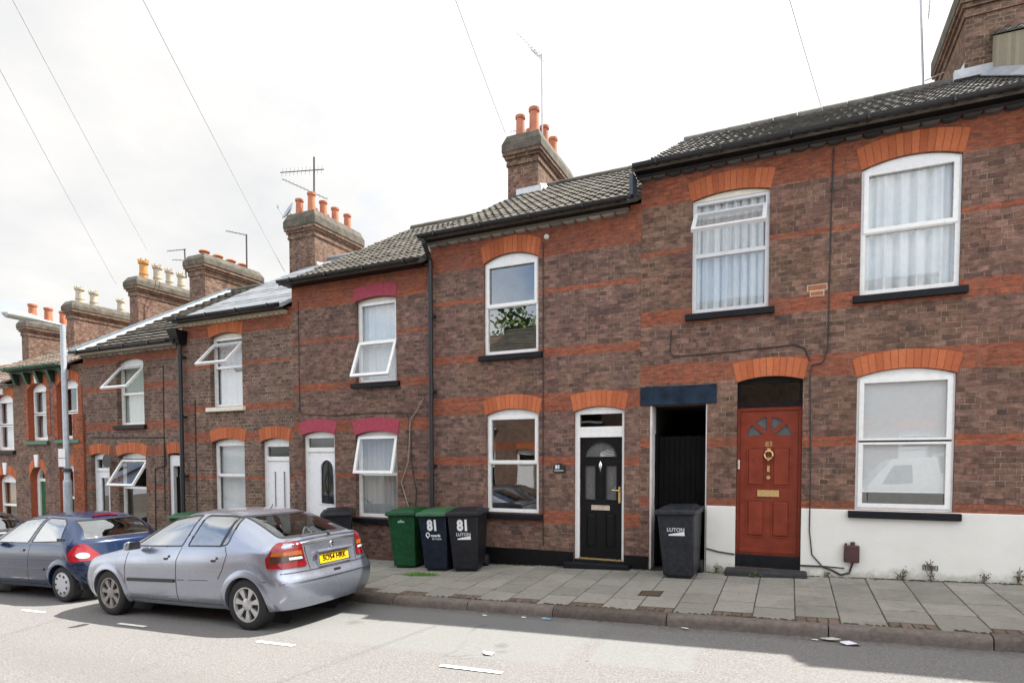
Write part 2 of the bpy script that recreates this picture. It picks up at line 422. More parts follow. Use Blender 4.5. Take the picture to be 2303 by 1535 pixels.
def roof(root, x0, x1, ze, mats, pitch=.575, wave=.15, amp=.024, course=.30, step=.024, ridge=True, y0=-.27, yr=YR, verge=None):
    zf = lambda y: ze + pitch*(y + .1)
    L = math.hypot(1, pitch); cy = course/L; ny = int(math.ceil((yr-y0)/cy)); nx = max(2, int(round((x1-x0)/(wave/7 if amp else .16))))
    nrm = Vector((0, -pitch, 1)).normalized()
    mb = MB(); ntile = {}
    def shp(x):
        if not amp: return 0.
        t = (x / wave) % 1.0
        return amp*(math.sin(math.pi*t/.55)**.7 if t < .55 else 0.)
    prev_top = None
    for i in range(ny):
        ya, yb = y0 + i*cy, min(yr, y0 + (i+1)*cy)
        lo, hi, und = [], [], []
        sag = .006*math.sin(i*1.7)
        for j in range(nx+1):
            x = x0 + (x1-x0)*j/nx; w = shp(x)
            jit = random.Random(int(x/wave)*131 + i*17).uniform(-.004, .004)
            a = Vector((x, ya, zf(ya))) + nrm*(step + w + jit + sag); b = Vector((x, yb, zf(yb))) + nrm*(w + sag*0)
            lo.append(mb.vert(a)); hi.append(mb.vert(b)); und.append(mb.vert(Vector((x, ya, zf(ya))) + nrm*(-.01)))
        for j in range(nx):
            x = x0 + (x1-x0)*(j+.5)/nx; key = (int(x/(wave if amp else .3) + (0 if amp else .5*(i%2))), i)
            if key not in ntile: ntile[key] = random.random()
            mb.face((lo[j], lo[j+1], hi[j+1], hi[j]), 0, ntile[key]); mb.face((und[j], und[j+1], lo[j+1], lo[j]), 0, ntile[key]*.5)
        for s, j in ((1, 0), (-1, nx)):
            q = [und[j], lo[j], hi[j], mb.vert(Vector((x0 if j == 0 else x1, yb, zf(yb))) - nrm*.01)]
            mb.face(q if s > 0 else q[::-1], 0, .4)
    zr = zf(yr); yb = DEPTH + .27
    mb.face([mb.vert(p) for p in ((x1, yr, zr+.02), (x1, yb, zf(y0)), (x0, yb, zf(y0)), (x0, yr, zr+.02))][::-1], 0, .4)
    r = mb.build('roof', mats, root, smooth=True, auto=30)
    if ridge:
        rb = MB(); n = max(1, int(round((x1-x0)/.45)))
        for i in range(n):
            xa, xb = x0 + (x1-x0)*i/n, x0 + (x1-x0)*(i+1)/n
            rb.vv = random.random()
            rb.tube([(xa, yr, zr-.02), (xb-.012, yr, zr-.02)], [.118, .112], 12)
        rb.build('ridge_tiles', mats, r, smooth=True)
    return r

def eaves(root, x0, x1, ze, gutter='black_plastic', fascia='black', trim='trim_dark', period=.21):
    mb = MB(); n = 10; yc, zc, r = -.335, ze-.05, .054
    prof = [(yc + r*math.cos(t), zc + r*math.sin(t)) for t in [math.pi + math.pi*k/n for k in range(n+1)]]
    inn = [(yc + (r-.008)*math.cos(t), zc + (r-.008)*math.sin(t)) for t in [math.pi + math.pi*k/n for k in range(n+1)]]
    lp = prof + inn[::-1]
    a = [mb.vert((x0, p[0], p[1])) for p in lp]; b = [mb.vert((x1, p[0], p[1])) for p in lp]
    for i in range(len(lp)): mb.face((a[i], b[i], b[(i+1)%len(lp)], a[(i+1)%len(lp)]))
    for e in (a, b):                        # stop ends
        for i in range(n): mb.face((e[i], e[i+1], e[len(lp)-2-i], e[len(lp)-1-i]))
    mb.poly([(x0, p[0], p[1]) for p in prof]); mb.poly([(x1, p[0], p[1]) for p in prof][::-1])
    x = x0 + .35
    while x < x1:                           # brackets
        mb.box(x-.012, x+.012, -.40, -.268, zc-r-.006, zc+.012); x += .9
    mb.build('gutter', M[gutter], root, smooth=True)
    f = MB(); f.box(x0, x1, -.262, -.235, ze-.108, ze-.012); f.box(x0, x1, -.234, -.002, ze-.115, ze-.098)
    f.build('fascia', M[fascia], root)
    if trim:
        t = MB(); t.box(x0+.01, x1-.01, -.105, -.001, ze-.150, ze-.118)
        n = int((x1-x0)/period)
        for i in range(n):                  # scalloped brick corbels below the fascia
            xa = x0 + .02 + (x1-x0-.04)*i/n; w = (x1-x0-.04)/n
            t.vv = random.random()
            pr = [(xa+.008, ze-.152)] + [(xa + w/2 - math.cos(math.pi*k/6)*(w/2-.008), ze-.158-.036*math.sin(math.pi*k/6)) for k in range(7)] + [(xa+w-.008, ze-.152)]
            t.plate(pr[::-1], [], -.085, -.001)
        t.build('eaves_trim', M[trim], root)

def downpipe(root, x, ztop, zbot, y=-.085, r=.042, ze=None, mat='black_plastic'):
    mb = MB()
    if ze: mb.tube([(x+.02, -.335, ze-.11), (x+.02, -.325, ze-.17), (x, -.14, ze-.33), (x, y, ze-.42), (x, y, ztop-.3)], r, 12)
    mb.tube([(x, y, ztop if not ze else ze-.42), (x, y, zbot)], r, 14)
    z = zbot + .4
    while z < ztop-.4:
        mb.tube([(x, y, z), (x, y, z+.09)], r+.010, 14); mb.box(x-.075, x+.075, y+.02, -.001, z+.02, z+.06); z += 1.35
    return mb.build('downpipe', M[mat], root, smooth=True)

def shell(root, x0, x1, ze, openings, mat, rev=.12, pitch=.575, plinth=None, pmat=None, reveal=None, slope=True):
    """front wall with its openings and reveals, gables, back wall, inner floors and a spine wall"""
    zb0, zb1 = pav(x0, 0)-.35, pav(x1, 0)-.35
    zr = ze + pitch*(YR+.1) - .05; zt = ze - .03
    mb = MB()
    mb.plate([(x0, zb0), (x1, zb1), (x1, zt), (x0, zt)], [opening(o['x0'], o['x1'], o['z0'], o['zs'], o['rise']) for o in openings], 0, .24, reveal_outer=False, mr=1)
    for x, s in ((x0, 1), (x1, -1)):
        g = [(x, 0, zb0-.2), (x, DEPTH, zb0-.2), (x, DEPTH, zt), (x, YR, zr), (x, 0, zt)]
        mb.poly(g[::-1] if s > 0 else g, 0)
    mb.poly([(x1, DEPTH, zb0-.2), (x0, DEPTH, zb0-.2), (x0, DEPTH, zt), (x1, DEPTH, zt)], 0)
    w = mb.build('wall', [mat, reveal or mat], root)
    ib = MB(); zm = ze - 2.75; e = .012
    ib.poly([(x0+e, 3.2, zb0), (x1-e, 3.2, zb0), (x1-e, 3.2, ze), (x0+e, 3.2, ze)])
    ib.box(x0+e, x1-e, .26, 3.19, zm-.06, zm+.06)
    ib.poly([(x0+e, .26, zt+.02), (x1-e, .26, zt+.02), (x1-e, 3.19, zt+.02), (x0+e, 3.19, zt+.02)][::-1])
    ib.poly([(x0+e, .26, zb0+.5), (x1-e, .26, zb0+.5), (x1-e, 3.19, zb0+.5), (x0+e, 3.19, zb0+.5)])
    for x in (x0+e, x1-e): ib.poly([(x, .26, zb0), (x, 3.19, zb0), (x, 3.19, zt), (x, .26, zt)])
    # inner leaf so that room light does not reach the brick shell
    ib.plate([(x0+e, zb0), (x1-e, zb1), (x1-e, zt), (x0+e, zt)], [opening(o['x0']-.01, o['x1']+.01, o['z0']-.01, o['zs']+.01, o['rise']) for o in openings], .245, .255, reveal_outer=False)
    ib.build('room_lining', M['room'], w)
    return w

def chimney(root, x0, x1, y0, y1, zb, zc, zt, pots=(), over=.11, mat=None, stepz=.10, flaunch=.10):
    mb = MB(); mb.box(x0, x1, y0, y1, zb, zc)
    mb.box(x0-.03, x1+.03, y0-.03, y1+.03, zc-.30, zc-.225)
    for i in range(3):                      # oversailing courses
        a = over*(i+1)/3 - .02; mb.box(x0-a, x1+a, y0-a, y1+a, zc-.225+.075*i+.001*i, zc-.15+.075*i)
    c = mb.build('chimney', mat or M['brick_chimney'], root)
    cb = MB(); o = over; h = zt - zc
    n = 14                                  # weathered cement cap with a ragged arris
    cb.hexa([(x0-o,y0-o,zc),(x1+o,y0-o,zc),(x1+o,y1+o,zc),(x0-o,y1+o,zc)], [(x0-o,y0-o,zc+h*.5),(x1+o,y0-o,zc+h*.5),(x1+o,y1+o,zc+h*.5),(x0-o,y1+o,zc+h*.5)])
    i = over*.8
    cb.hexa([(x0-o+.01,y0-o+.01,zc+h*.5+.001),(x1+o-.01,y0-o+.01,zc+h*.5+.001),(x1+o-.01,y1+o-.01,zc+h*.5+.001),(x0-o+.01,y1+o-.01,zc+h*.5+.001)], [(x0-o+i,y0-o+i,zt),(x1+o-i,y0-o+i,zt),(x1+o-i,y1+o-i,zt),(x0-o+i,y1+o-i,zt)])
    capo = cb.build('cap', M['cement'], c, bevel=.02)
    for p in pots:
        x, y, hgt, kind = p[:4]; r = p[4] if len(p) > 4 else .105
        pb = MB(); z = zt - .08
        if kind == 'cowl':
            pb.lathe([(r*1.1, zt-.02), (r*1.1, zt+.13), (r*1.55, zt+.14), (r*1.6, zt+.17), (r*1.1, zt+.22), (.02, zt+.24)], (x, y, 0), 16); m = 'terracotta'
        elif kind == 'crown':
            pb.lathe([(r*1.05, z), (r*1.02, z+hgt*.30), (r*1.12, z+hgt*.31), (r*1.12, z+hgt*.36), (r*.98, z+hgt*.37), (r*.95, z+hgt*.76), (r*1.25, z+hgt*.80), (r*1.28, z+hgt*.90), (r*.78, z+hgt*.90), (r*.72, z+hgt*.5), (.001, z+hgt*.5)], (x, y, 0), 18)
            for k in range(6):
                t = k*math.pi/3; cx, cy = x+math.cos(t)*r*1.05, y+math.sin(t)*r*1.05
                pb.box(cx-.025, cx+.025, cy-.025, cy+.025, z+hgt*.9, z+hgt)
            m = p[5] if len(p) > 5 else 'buffpot'
        else:
            pb.lathe([(r*1.10, z), (r*.98, z+hgt*.5), (r*.94, z+hgt*.86), (r*1.14, z+hgt*.88), (r*1.16, z+hgt*.98), (r*1.0, z+hgt), (r*.80, z+hgt), (r*.74, z+hgt*.5), (.001, z+hgt*.5)], (x, y, 0), 20)
            m = 'terracotta'
        pb.build('chimney_pot', M[m], c, smooth=True)
    return c

def panel(mb, a, b, c, d, y, t=.012, w=.035, m=None):      # raised door panel with a sloped moulding
    mb.hexa([(a, y, c), (b, y, c), (b, y, d), (a, y, d)], [(a, y-.001, c), (b, y-.001, c), (b, y-.001, d), (a, y-.001, d)], m)
    mb.plate(rect(a, b, c, d), [rect(a+.014, b-.014, c+.014, d-.014)], y-t, y, m)
    v = [(a+w, c+w), (b-w, c+w), (b-w, d-w), (a+w, d-w)]; o = [(a+.02, c+.02), (b-.02, c+.02), (b-.02, d-.02), (a+.02, d-.02)]
    for i in range(4):
        p, q = o[i], o[(i+1)%4]; r_, s = v[(i+1)%4], v[i]
        mb.poly([(p[0], y-.002, p[1]), (q[0], y-.002, q[1]), (r_[0], y-t*1.1, r_[1]), (s[0], y-t*1.1, s[1])], m)
    mb.poly([(p[0], y-t*1.1, p[1]) for p in v], m)

def half_disc(cx, cz, r, n=14, sq=1.): return [(cx - r + 2*r*0, cz)] and [(cx + r*math.cos(math.pi*i/n), cz + r*sq*math.sin(math.pi*i/n)) for i in range(n+1)]

def text_mesh(txt, size, mat, name, parent, loc, rot=(math.pi/2, 0, 0), bold=0., ext=.0012, align='CENTER', sx=1., world=False, label=None):
    cu = bpy.data.curves.new('lettering', 'FONT'); cu.body = txt; cu.size = size; cu.extrude = ext; cu.offset = bold; cu.align_x = align; cu.align_y = 'CENTER'
    cu.resolution_u = 3
    tmp = bpy.data.objects.new('lettering', cu); COL.objects.link(tmp)
    bpy.context.view_layer.update()
    me = bpy.data.meshes.new_from_object(tmp.evaluated_get(bpy.context.evaluated_depsgraph_get()))
    bpy.data.objects.remove(tmp)
    off = ORG.get(root_of(parent).name, Vector((0,0,0))) if (parent and world) else Vector((0,0,0))
    mt = Matrix.Translation(Vector(loc) - off) @ Matrix.Rotation(rot[2], 4, 'Z') @ Matrix.Rotation(rot[1], 4, 'Y') @ Matrix.Rotation(rot[0], 4, 'X') @ Matrix.Diagonal((sx, 1, 1, 1))
    me.transform(mt); me.materials.clear(); me.materials.append(mat); me.name = name
    o = bpy.data.objects.new(name, me); COL.objects.link(o); o.parent = parent
    if label: o['label'] = label
    return o
# ------------------------------------------------------------------ the terrace
BK = [(.165,.100,.088), (.092,.064,.062)]
M['brick_chimney'] = brick('chimney_brick', (), (0.210,0.127,0.095), (0.112,0.073,0.058), (0.293,0.226,0.170))
M['tiles_grey'] = tile_mat('weathered_tiles', (.055,.050,.043), (.105,.096,.082), (.20,.185,.15), .35)
M['tiles_dark'] = tile_mat('dark_tiles', (.070,.066,.060), (.135,.126,.112), (.26,.245,.215), .45)
M['tiles_brown'] = tile_mat('brown_tiles', (.125,.090,.070), (.215,.165,.130), (.33,.28,.23), .4)
M['slate'] = tile_mat('pale_slate', (.165,.18,.20), (.21,.222,.238), (.25,.255,.26), .3)
M['trim_dark'] = var_mat('grey_corbels', (.045,.044,.045), (.125,.120,.117))
M['trim_pale'] = var_mat('pale_corbels', (.20,.185,.165), (.40,.375,.34))
M['trim_cream'] = var_mat('cream_corbels', (.48,.44,.34), (.62,.57,.45))
M['reveal_red'] = plain('red_brick_reveal', (.33,.085,.040), .9, var=.25, scale=20)
HG = 'terraced houses stepping down the hill'

def O(x0, x1, z0, zs, rise=.08): return dict(x0=x0, x1=x1, z0=z0, zs=zs, rise=rise)

# ===== the house with the white rendered base (right)
hD = thing('terraced_house', 'brick terraced house with white rendered base and red panelled front door', 'house', (-2.14, 0, .27), HG)
mD = brick('brick_d', [(5.83,6.6),(5.08,5.19),(4.06,4.24),(3.15,3.47),(2.205,2.31),(1.31,1.39)])
d_u1, d_u2 = O(.818,1.926,4.20,5.85,.10), O(-1.378,-.312,4.18,5.83,.075)
d_lo, d_dr = O(.813,1.919,1.31,3.10,.095), O(-.715,.151,.42,3.12,.065)
d_al = dict(x0=-1.985, x1=-1.132, z0=.25, zs=2.83, rise=0)
shell(hD, -2.14, 3.19, 6.42, [d_u1, d_u2, d_lo, d_dr, d_al], mD, pitch=.56)
for o, h in ((d_u1,.285),(d_u2,.27),(d_lo,.245),(d_dr,.265)): brick_arch(hD, o, h)
roof(hD, -2.22, 3.19, 6.42, M['tiles_dark'], pitch=.56)
eaves(hD, -2.2, 3.19, 6.44)
window(hD, d_u1, rail=5.03, rev=.035, key='window')
window(hD, d_u2, 'upvc_grey', rail=5.03, rev=.05, upper=False, opened=('upper', 46, .50, 5.63), head='cream')
wl = window(hD, d_lo, rail=2.237, rev=.035, lower_ring=True)
M['glass_fixed'] = M['glass']
curtain(d_u1, .035, 'white net curtain hanging behind the upstairs window above the white rendered base', 'net', wave=.21, pleat=.042)
curtain(d_u2, .05, 'white striped net curtain behind the upstairs window with the small tilted open light', 'net', wave=.13, pleat=.038)
bl = MB(); bl.poly([(.87,.072,1.56),(1.87,.072,1.56),(1.87,.072,3.05),(.87,.072,3.05)]); bl.tube([(.87,.078,1.555),(1.87,.078,1.555)], .012, 8)
solo(bl, 'roller_blind', M['net_white'], 'pale roller blind pulled most of the way down behind the big downstairs window', 'blind', (1.37,.13,1.62))
# rendered plinth in two lengths
pl = MB()
for a, b in ((-1.128,-.718),(.154,3.19)):
    pl.hexa([(a,-.02,pav(a,0)-.08),(b,-.02,pav(b,0)-.08),(b,.012,pav(b,0)-.08),(a,.012,pav(a,0)-.08)], [(a,-.02,1.302),(b,-.02,1.302),(b,.012,1.308),(a,.012,1.308)])
pln = pl.build('rendered_plinth', M['render'], hD, bevel=.006)
ab = MB()
for r_ in range(4):
    for c_ in range(7): ab.box(1.60+.026*c_, 1.616+.026*c_, -.026, -.014, .545+.018*r_, .555+.018*r_)
ab.build('air_brick', M['sill_black'], hD)
fb = MB(); fb.plate(rect(.178,.432,4.322,4.412), [rect(.190,.420,4.334,4.400)], -.004, .01); fb.plate(rect(.215,.395,4.248,4.321), [rect(.227,.383,4.258,4.311)], -.004, .01)
fb.build('pale_mortar_joints', plain('pale_mortar', (.50,.42,.29), .9, var=.15), hD)
fb = MB(); fb.box(.190,.420,-.002,.004,4.334,4.400); fb.box(.227,.383,-.002,.004,4.258,4.311); fb.build('terracotta_vent', plain('vent_brick', (.34,.12,.06), .85, var=.2, scale=20), hD)
# red door
dl = MB(); Y = .10; x0, x1, z0, z1 = -.668, .104, .635, 2.70; cx = (x0+x1)/2
hr = .30; fz = 2.30; segs = []
for k in range(4):
    a0, a1 = math.pi*k/4 + (.10 if k else .05), math.pi*(k+1)/4 - (.10 if k < 3 else .05)
    s = [(cx + (hr)*math.cos(a0+(a1-a0)*i/5), fz + .015 + (hr*.98)*math.sin(a0+(a1-a0)*i/5)) for i in range(6)] + [(cx + .075*math.cos((a0+a1)/2), fz + .03 + .075*math.sin((a0+a1)/2))]
    segs.append(s)
dl.plate(rect(x0,x1,z0,z1), segs, Y, Y+.045)
for a, b in ((x0+.09, cx-.045),(cx+.045, x1-.09)):
    panel(dl, a, b, 1.60, 2.17, Y); panel(dl, a, b, .86, 1.40, Y)
dl.box(x0, x1, Y-.03, Y+.005, z0, z0+.07)
red = dl.build('door', M['red_door'], hD)
gp = MB()
for s in segs: gp.poly([(q[0], Y+.025, q[1]) for q in s])
gp.build('fan_light', M['obscure'], red)
fr = MB(); fr.plate(rect(-.711,.147,.60,2.755), [rect(x0-.004,x1+.004,z0-.004,z1+.004)], Y-.02, Y+.06); fr.build('door_frame', M['red_door'], hD)
tf = MB(); tf.plate(opening(-.711,.147,2.757,3.117,.063), [rect(-.675,.111,2.82,3.10)], Y-.03, Y+.05); tf.box(-.711,.147,Y-.05,Y-.029,2.76,2.815)
fw_ = tf.build('fanlight', M['black'], hD)
g2 = MB(); g2.poly([(-.68,Y+.02,2.81),(.115,Y+.02,2.81),(.115,Y+.02,3.11),(-.68,Y+.02,3.11)]); g2.build('pane', M['glass_dark'], fw_)
kb = MB(); kb.lathe([(.028,Y-.014),(.028,Y-.004)], (cx,0,2.135), 12, 'y'); kb.tube([(cx+.055*math.cos(t), Y-.022, 2.06+.06*math.sin(t)) for t in [math.pi*2*i/18 for i in range(19)]], .013, 8); kb.lathe([(.024,Y-.05),(.032,Y-.03),(.02,Y-.005)], (cx,0,2.0), 12, 'y')
kb.box(cx-.012,cx+.012,Y-.02,Y-.003,2.10,2.16); kb.build('door_knocker', M['brass'], red, smooth=True)
lk = MB(); lk.box(cx-.018,cx+.018,Y-.022,Y-.003,1.815,1.905); lk.lathe([(.001,Y-.055),(.026,Y-.05),(.028,Y-.035),(.014,Y-.02),(.026,Y-.003)], (cx,0,1.735), 14, 'y'); lk.build('door_lock', M['brass'], red, smooth=True)
lb = MB(); lb.plate(rect(cx-.145,cx+.145,1.455,1.55), [rect(cx-.115,cx+.115,1.48,1.525)], Y-.015, Y); lb.box(cx-.116,cx+.116,Y-.008,Y-.001,1.479,1.526); lb.build('letterbox', M['brass'], red)
text_mesh('83', .10, M['brass'], 'door_number', red, (cx, Y-.004, 2.215), world=True, bold=.002)
bb = MB(); bb.box(-.70,-.672,Y-.045,Y-.021,1.85,1.99); bb.box(-.695,-.677,Y-.052,Y-.044,1.90,1.94); bb.build('door_bell', M['cream'], hD, bevel=.004)
st = MB(); st.box(-.712,.148,.012,.16,.30,.60); st.build('threshold', M['sill_black'], hD, bevel=.01)
st = MB(); st.hexa([(-.84,-.24,.16),(.24,-.24,.20),(.24,-.022,.20),(-.84,-.022,.16)],[(-.84,-.24,.395),(.24,-.24,.41),(.24,-.022,.43),(-.84,-.022,.415)]); st.build('doorstep', plain('step_stone', (.034,.034,.036), .85, var=.4, bump=.4), hD, bevel=.025)
# passage beside it
ps = MB(); a, b = -1.99, -1.127
for xx in (a, b): ps.poly([(xx,.001,.2),(xx,3.0,.2),(xx,3.0,2.84),(xx,.001,2.84)])
ps.poly([(a,3.0,.2),(b,3.0,.2),(b,3.0,2.84),(a,3.0,2.84)]); ps.poly([(a,.001,2.835),(b,.001,2.835),(b,3.0,2.835),(a,3.0,2.835)]); ps.poly([(a,-.01,.285),(b,-.01,.30),(b,3.0,.30),(a,3.0,.285)])
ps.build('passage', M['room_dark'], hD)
jm = MB(); jm.box(-1.984,-1.952,.003,.30,.27,2.825); jm.box(-1.150,-1.134,.003,.26,.27,2.825); jm.build('painted_jamb', plain('chalky_white', (.62,.58,.56), .9, var=.15, scale=6, bump=.3), hD)
gt = MB(); n = 9
gt.box(-1.951,-1.90,.235,.30,.33,2.40)
for i in range(n):
    xa = -1.89 + (.73)*i/n; gt.vv = random.random(); gt.box(xa, xa+.73/n-.005, .262, .288, .35, 2.36+.004*math.sin(i*3))
gt.box(-1.899,-1.16,.29,.32,.7,.8); gt.box(-1.899,-1.16,.29,.32,1.9,2.0)
gte = gt.build('passage_gate', M['gate'], hD)
lt = MB(); lt.box(-1.975,-1.945,.205,.234,1.28,1.40); lt.tube([(-1.96,.20,1.29),(-1.96,.17,1.31),(-1.96,.17,1.37),(-1.96,.20,1.39)], .007, 6); lt.build('latch', M['darkmetal'], gte)
li = MB(); li.box(-2.132,-1.0,-.022,.20,2.831,3.118); li.build('timber_lintel', M['blue_lintel'], hD, bevel=.008)
# chimney on the ridge by the right edge of the view
fl = MB(); fl.box(2.60,3.24,4.10,4.196,8.86,9.02); fl.hexa([(2.60,4.197,8.85),(2.765,4.197,8.85),(2.765,5.6,9.0),(2.60,5.6,9.0)],[(2.66,4.197,8.98),(2.765,4.197,9.18),(2.765,5.6,9.10),(2.66,5.6,9.02)]); fl.build('lead_flashing', M['lead_white'], hD)
eg = MB(); eg.box(-2.26,-2.205,-.30,-.02,5.98,6.30); eg.build('gutter_end_board', plain('blue_grey_board', (.05,.065,.09), .5, var=.3), hD)

# ===== the next house up, stepping above the right edge of the view
hE = thing('terraced_house', 'higher brick house at the right edge with cream boarded cheek above the dark tiled roof', 'house', (3.2, 0, .45), HG)
mE = brick('brick_e', [(6.2,7.2),(5.42,5.53),(4.40,4.58),(3.49,3.81)])
e_u, e_l, e_d = O(3.9,5.0,4.54,6.19,.10), O(3.9,5.0,1.65,3.44,.095), O(5.9,6.7,.6,3.46,.065)
shell(hE, 3.202, 7.4, 7.12, [e_u, e_l, e_d], mE, pitch=.56)
for o in (e_u, e_l, e_d): brick_arch(hE, o, .25)
window(hE, e_u, rail=5.37, rev=.035); window(hE, e_l, rail=2.58, rev=.035)
roof(hE, 3.13, 7.4, 7.16, M['tiles_dark'], pitch=.56); eaves(hE, 3.21, 7.4, 7.14)
ck = MB(); zD = lambda y: 6.42 + .56*(y+.1)
n = 20
for i in range(n):
    ya, yb = -.05 + 4.2*i/n, -.05 + 4.2*(i+1)/n - .006; ck.vv = random.random()
    ck.hexa([(3.16,ya,zD(ya)+.08),(3.196,ya,zD(ya)+.08),(3.196,yb,zD(yb)+.08),(3.16,yb,zD(yb)+.08)],[(3.16,ya,zD(ya)+.70),(3.196,ya,zD(ya)+.70),(3.196,yb,zD(yb)+.70),(3.16,yb,zD(yb)+.70)])
ck.build('boarded_cheek', var_mat('weathered_boards', (.30,.265,.19), (.40,.36,.27), .85, .3), hE)
ck = MB(); ya, yb = -.05, 4.15
ck.hexa([(2.98,ya,zD(ya)+.055),(3.158,ya,zD(ya)+.055),(3.158,yb,zD(yb)+.055),(2.98,yb,zD(yb)+.055)],[(2.98,ya,zD(ya)+.072),(3.158,ya,zD(ya)+.17),(3.158,yb,zD(yb)+.17),(2.98,yb,zD(yb)+.072)]); ck.build('lead_flashing', M['lead'], hE)

chimney(hE, 2.77, 3.75, 4.2, 6.4, 8.4, 10.25, 10.85, [(3.05,4.6,.5,'roll'),(3.05,5.4,.5,'roll'),(3.5,4.6,.5,'roll'),(3.5,5.4,.5,'roll')], over=.13)

# ===== 81
hC = thing('terraced_house', 'brick terraced house with glossy black front door and white door frame', 'house', (-5.975, 0, .12), HG)
mC = brick('brick_c', [(5.33,6.3),(4.73,4.845),(3.70,3.87),(2.84,3.12),(1.92,2.02),(.95,1.14)], (0.225,0.132,0.107), (0.127,0.079,0.069), shift=.03)
c_u, c_l, c_d = O(-4.885,-3.860,3.815,5.39,.125), O(-4.845,-3.850,1.085,2.77,.10), O(-3.225,-2.388,.30,2.775,.078)
shell(hC, -5.975, -2.142, 5.98, [c_u, c_l, c_d], mC)
brick_arch(hC, c_u, .28, skew=.18); brick_arch(hC, c_l, .245); brick_arch(hC, c_d, .255)
roof(hC, -6.06, -2.142, 5.98, M['tiles_grey'])
eaves(hC, -6.02, -2.31, 6.0, trim='trim_pale')
window(hC, c_u, rail=4.645, rev=.05, glass='glass_clear'); window(hC, c_l, rail=1.945, rev=.05, glass='glass_clear')
pb = MB()
for a, b in ((-5.90,-3.232),(-2.383,-2.0)):
    pb.hexa([(a,-.014,pav(a,0)-.08),(b,-.014,pav(b,0)-.08),(b,.01,pav(b,0)-.08),(a,.01,pav(a,0)-.08)], [(a,-.014,.485+.004*a),(b,-.014,.485+.004*b),(b,.01,.485+.004*b),(a,.01,.485+.004*a)])
pb.build('painted_plinth', M['black'], hC)
Y = .07; x0, x1, z0, z1 = -3.137, -2.44, .392, 2.355; cx = (x0+x1)/2
df = MB(); df.plate(opening(-3.221,-2.392,.33,2.772,.076), [rect(x0-.006,x1+.006,z0-.02,z1+.005), rect(-3.145,-2.435,2.53,2.735)], Y-.02, Y+.07)
dfo = df.build('door_frame', M['upvc'], hC)
g = MB(); g.poly([(-3.15,Y+.02,2.525),(-2.43,Y+.02,2.525),(-2.43,Y+.02,2.74),(-3.15,Y+.02,2.74)]); g.build('pane', M['glass_dark'], dfo)
dl = MB(); hd = [(cx + .268*math.cos(math.pi*i/16), 2.035 + .245*math.sin(math.pi*i/16)) for i in range(17)]
pw = [rect(cx-.268, cx-.085, 1.34, 1.90), rect(cx+.085, cx+.268, 1.34, 1.90)]
dl.plate(rect(x0,x1,z0,z1), [hd] + pw, Y, Y+.05)
for a, b in ((x0+.10, cx-.075),(cx+.075, x1-.10)): panel(dl, a, b, .56, 1.12, Y)
panel(dl, cx-.06, cx+.06, 1.36, 1.88, Y, .006, .02)
blk = dl.build('door', M['black'], hC)
def bead(lp, w=.016):
    q = MB(); c0 = (sum(p[0] for p in lp)/len(lp), sum(p[1] for p in lp)/len(lp)); q.tube([(p[0], Y-.004, p[1]) for p in lp + lp[:1]], w*.6, 6); return q
for lp in [hd] + pw:
    gg = MB(); gg.poly([(q[0], Y+.02, q[1]) for q in lp]); gg.build('pane', M['obscure'], blk); bead(lp).build('bead', M['black'], blk, smooth=True)
lc = MB(); lc.tube([(cx,Y+.016,2.05),(cx,Y+.016,2.27)], .004, 5)
for k in range(5): lc.tube([(cx-.02,Y+.016,2.05+.012*k),(cx+.22,Y+.016,2.06+.035*k)], .003, 5)
for s in (-1, 1):
    for k in range(4): lc.tube([(cx+s*(.10+.03*k),Y+.016,1.42+.07*k),(cx+s*(.25-.03*k),Y+.016,1.55+.08*k)], .003, 5)
lc.build('leading', M['chrome'], blk)
kn = MB(); kn.tube([(cx,Y-.02,1.97),(cx,Y-.02,1.93)], .010, 8); kn.lathe([(.012,1.955),(.03,1.93),(.034,1.88),(.020,1.835),(.004,1.80)], (cx,Y-.018,0), 12); kn.build('door_knocker', M['chrome'], blk, smooth=True)
lb = MB(); lb.plate(rect(cx-.155,cx+.155,1.175,1.255), [rect(cx-.13,cx+.13,1.195,1.235)], Y-.016, Y); lb.box(cx-.131,cx+.131,Y-.01,Y-.002,1.194,1.236); lb.build('letterbox', M['chrome'], blk)
hn = MB(); hn.box(x1-.055,x1-.020,Y-.012,Y,1.30,1.56); hn.tube([(x1-.036,Y-.01,1.50),(x1-.036,Y-.05,1.50),(x1-.15,Y-.052,1.505)], .013, 8); hn.build('door_handle', M['brass'], blk, smooth=True)
th = MB(); th.box(x0-.005,x1+.005,Y-.06,Y+.02,.366,.389); th.build('threshold', M['brass'], hC)
stp = MB(); stp.hexa([(-3.36,-.15,.15),(-2.27,-.15,.18),(-2.27,-.016,.18),(-3.36,-.016,.15)],[(-3.36,-.15,.318),(-2.27,-.15,.322),(-2.27,-.016,.328),(-3.36,-.016,.322)]); stp.box(-3.222,-2.391,.0,.10,.305,.362); stp.build('doorstep', M['sill_black'], hC, bevel=.012)
downpipe(hC, -5.925, 5.7, pav(-5.9,0)-.03, ze=5.98)
lamp_ = MB(); lamp_.lathe([(.045,-.001),(.045,-.03),(.03,-.05)], (-3.705,0,5.672), 12, 'y'); lamp_.build('alarm_sounder', M['cream'], hC, smooth=True)
chimney(hC, -6.25, -5.47, 3.9, 6.15, 7.7, 9.30, 9.72, [(-6.02,4.12,.62,'roll'),(-5.66,4.12,.72,'roll',.115),(-6.02,4.75,.60,'roll'),(-5.66,4.78,.62,'roll'),(-6.02,5.35,.6,'roll'),(-5.66,5.38,.62,'roll')], over=.12)
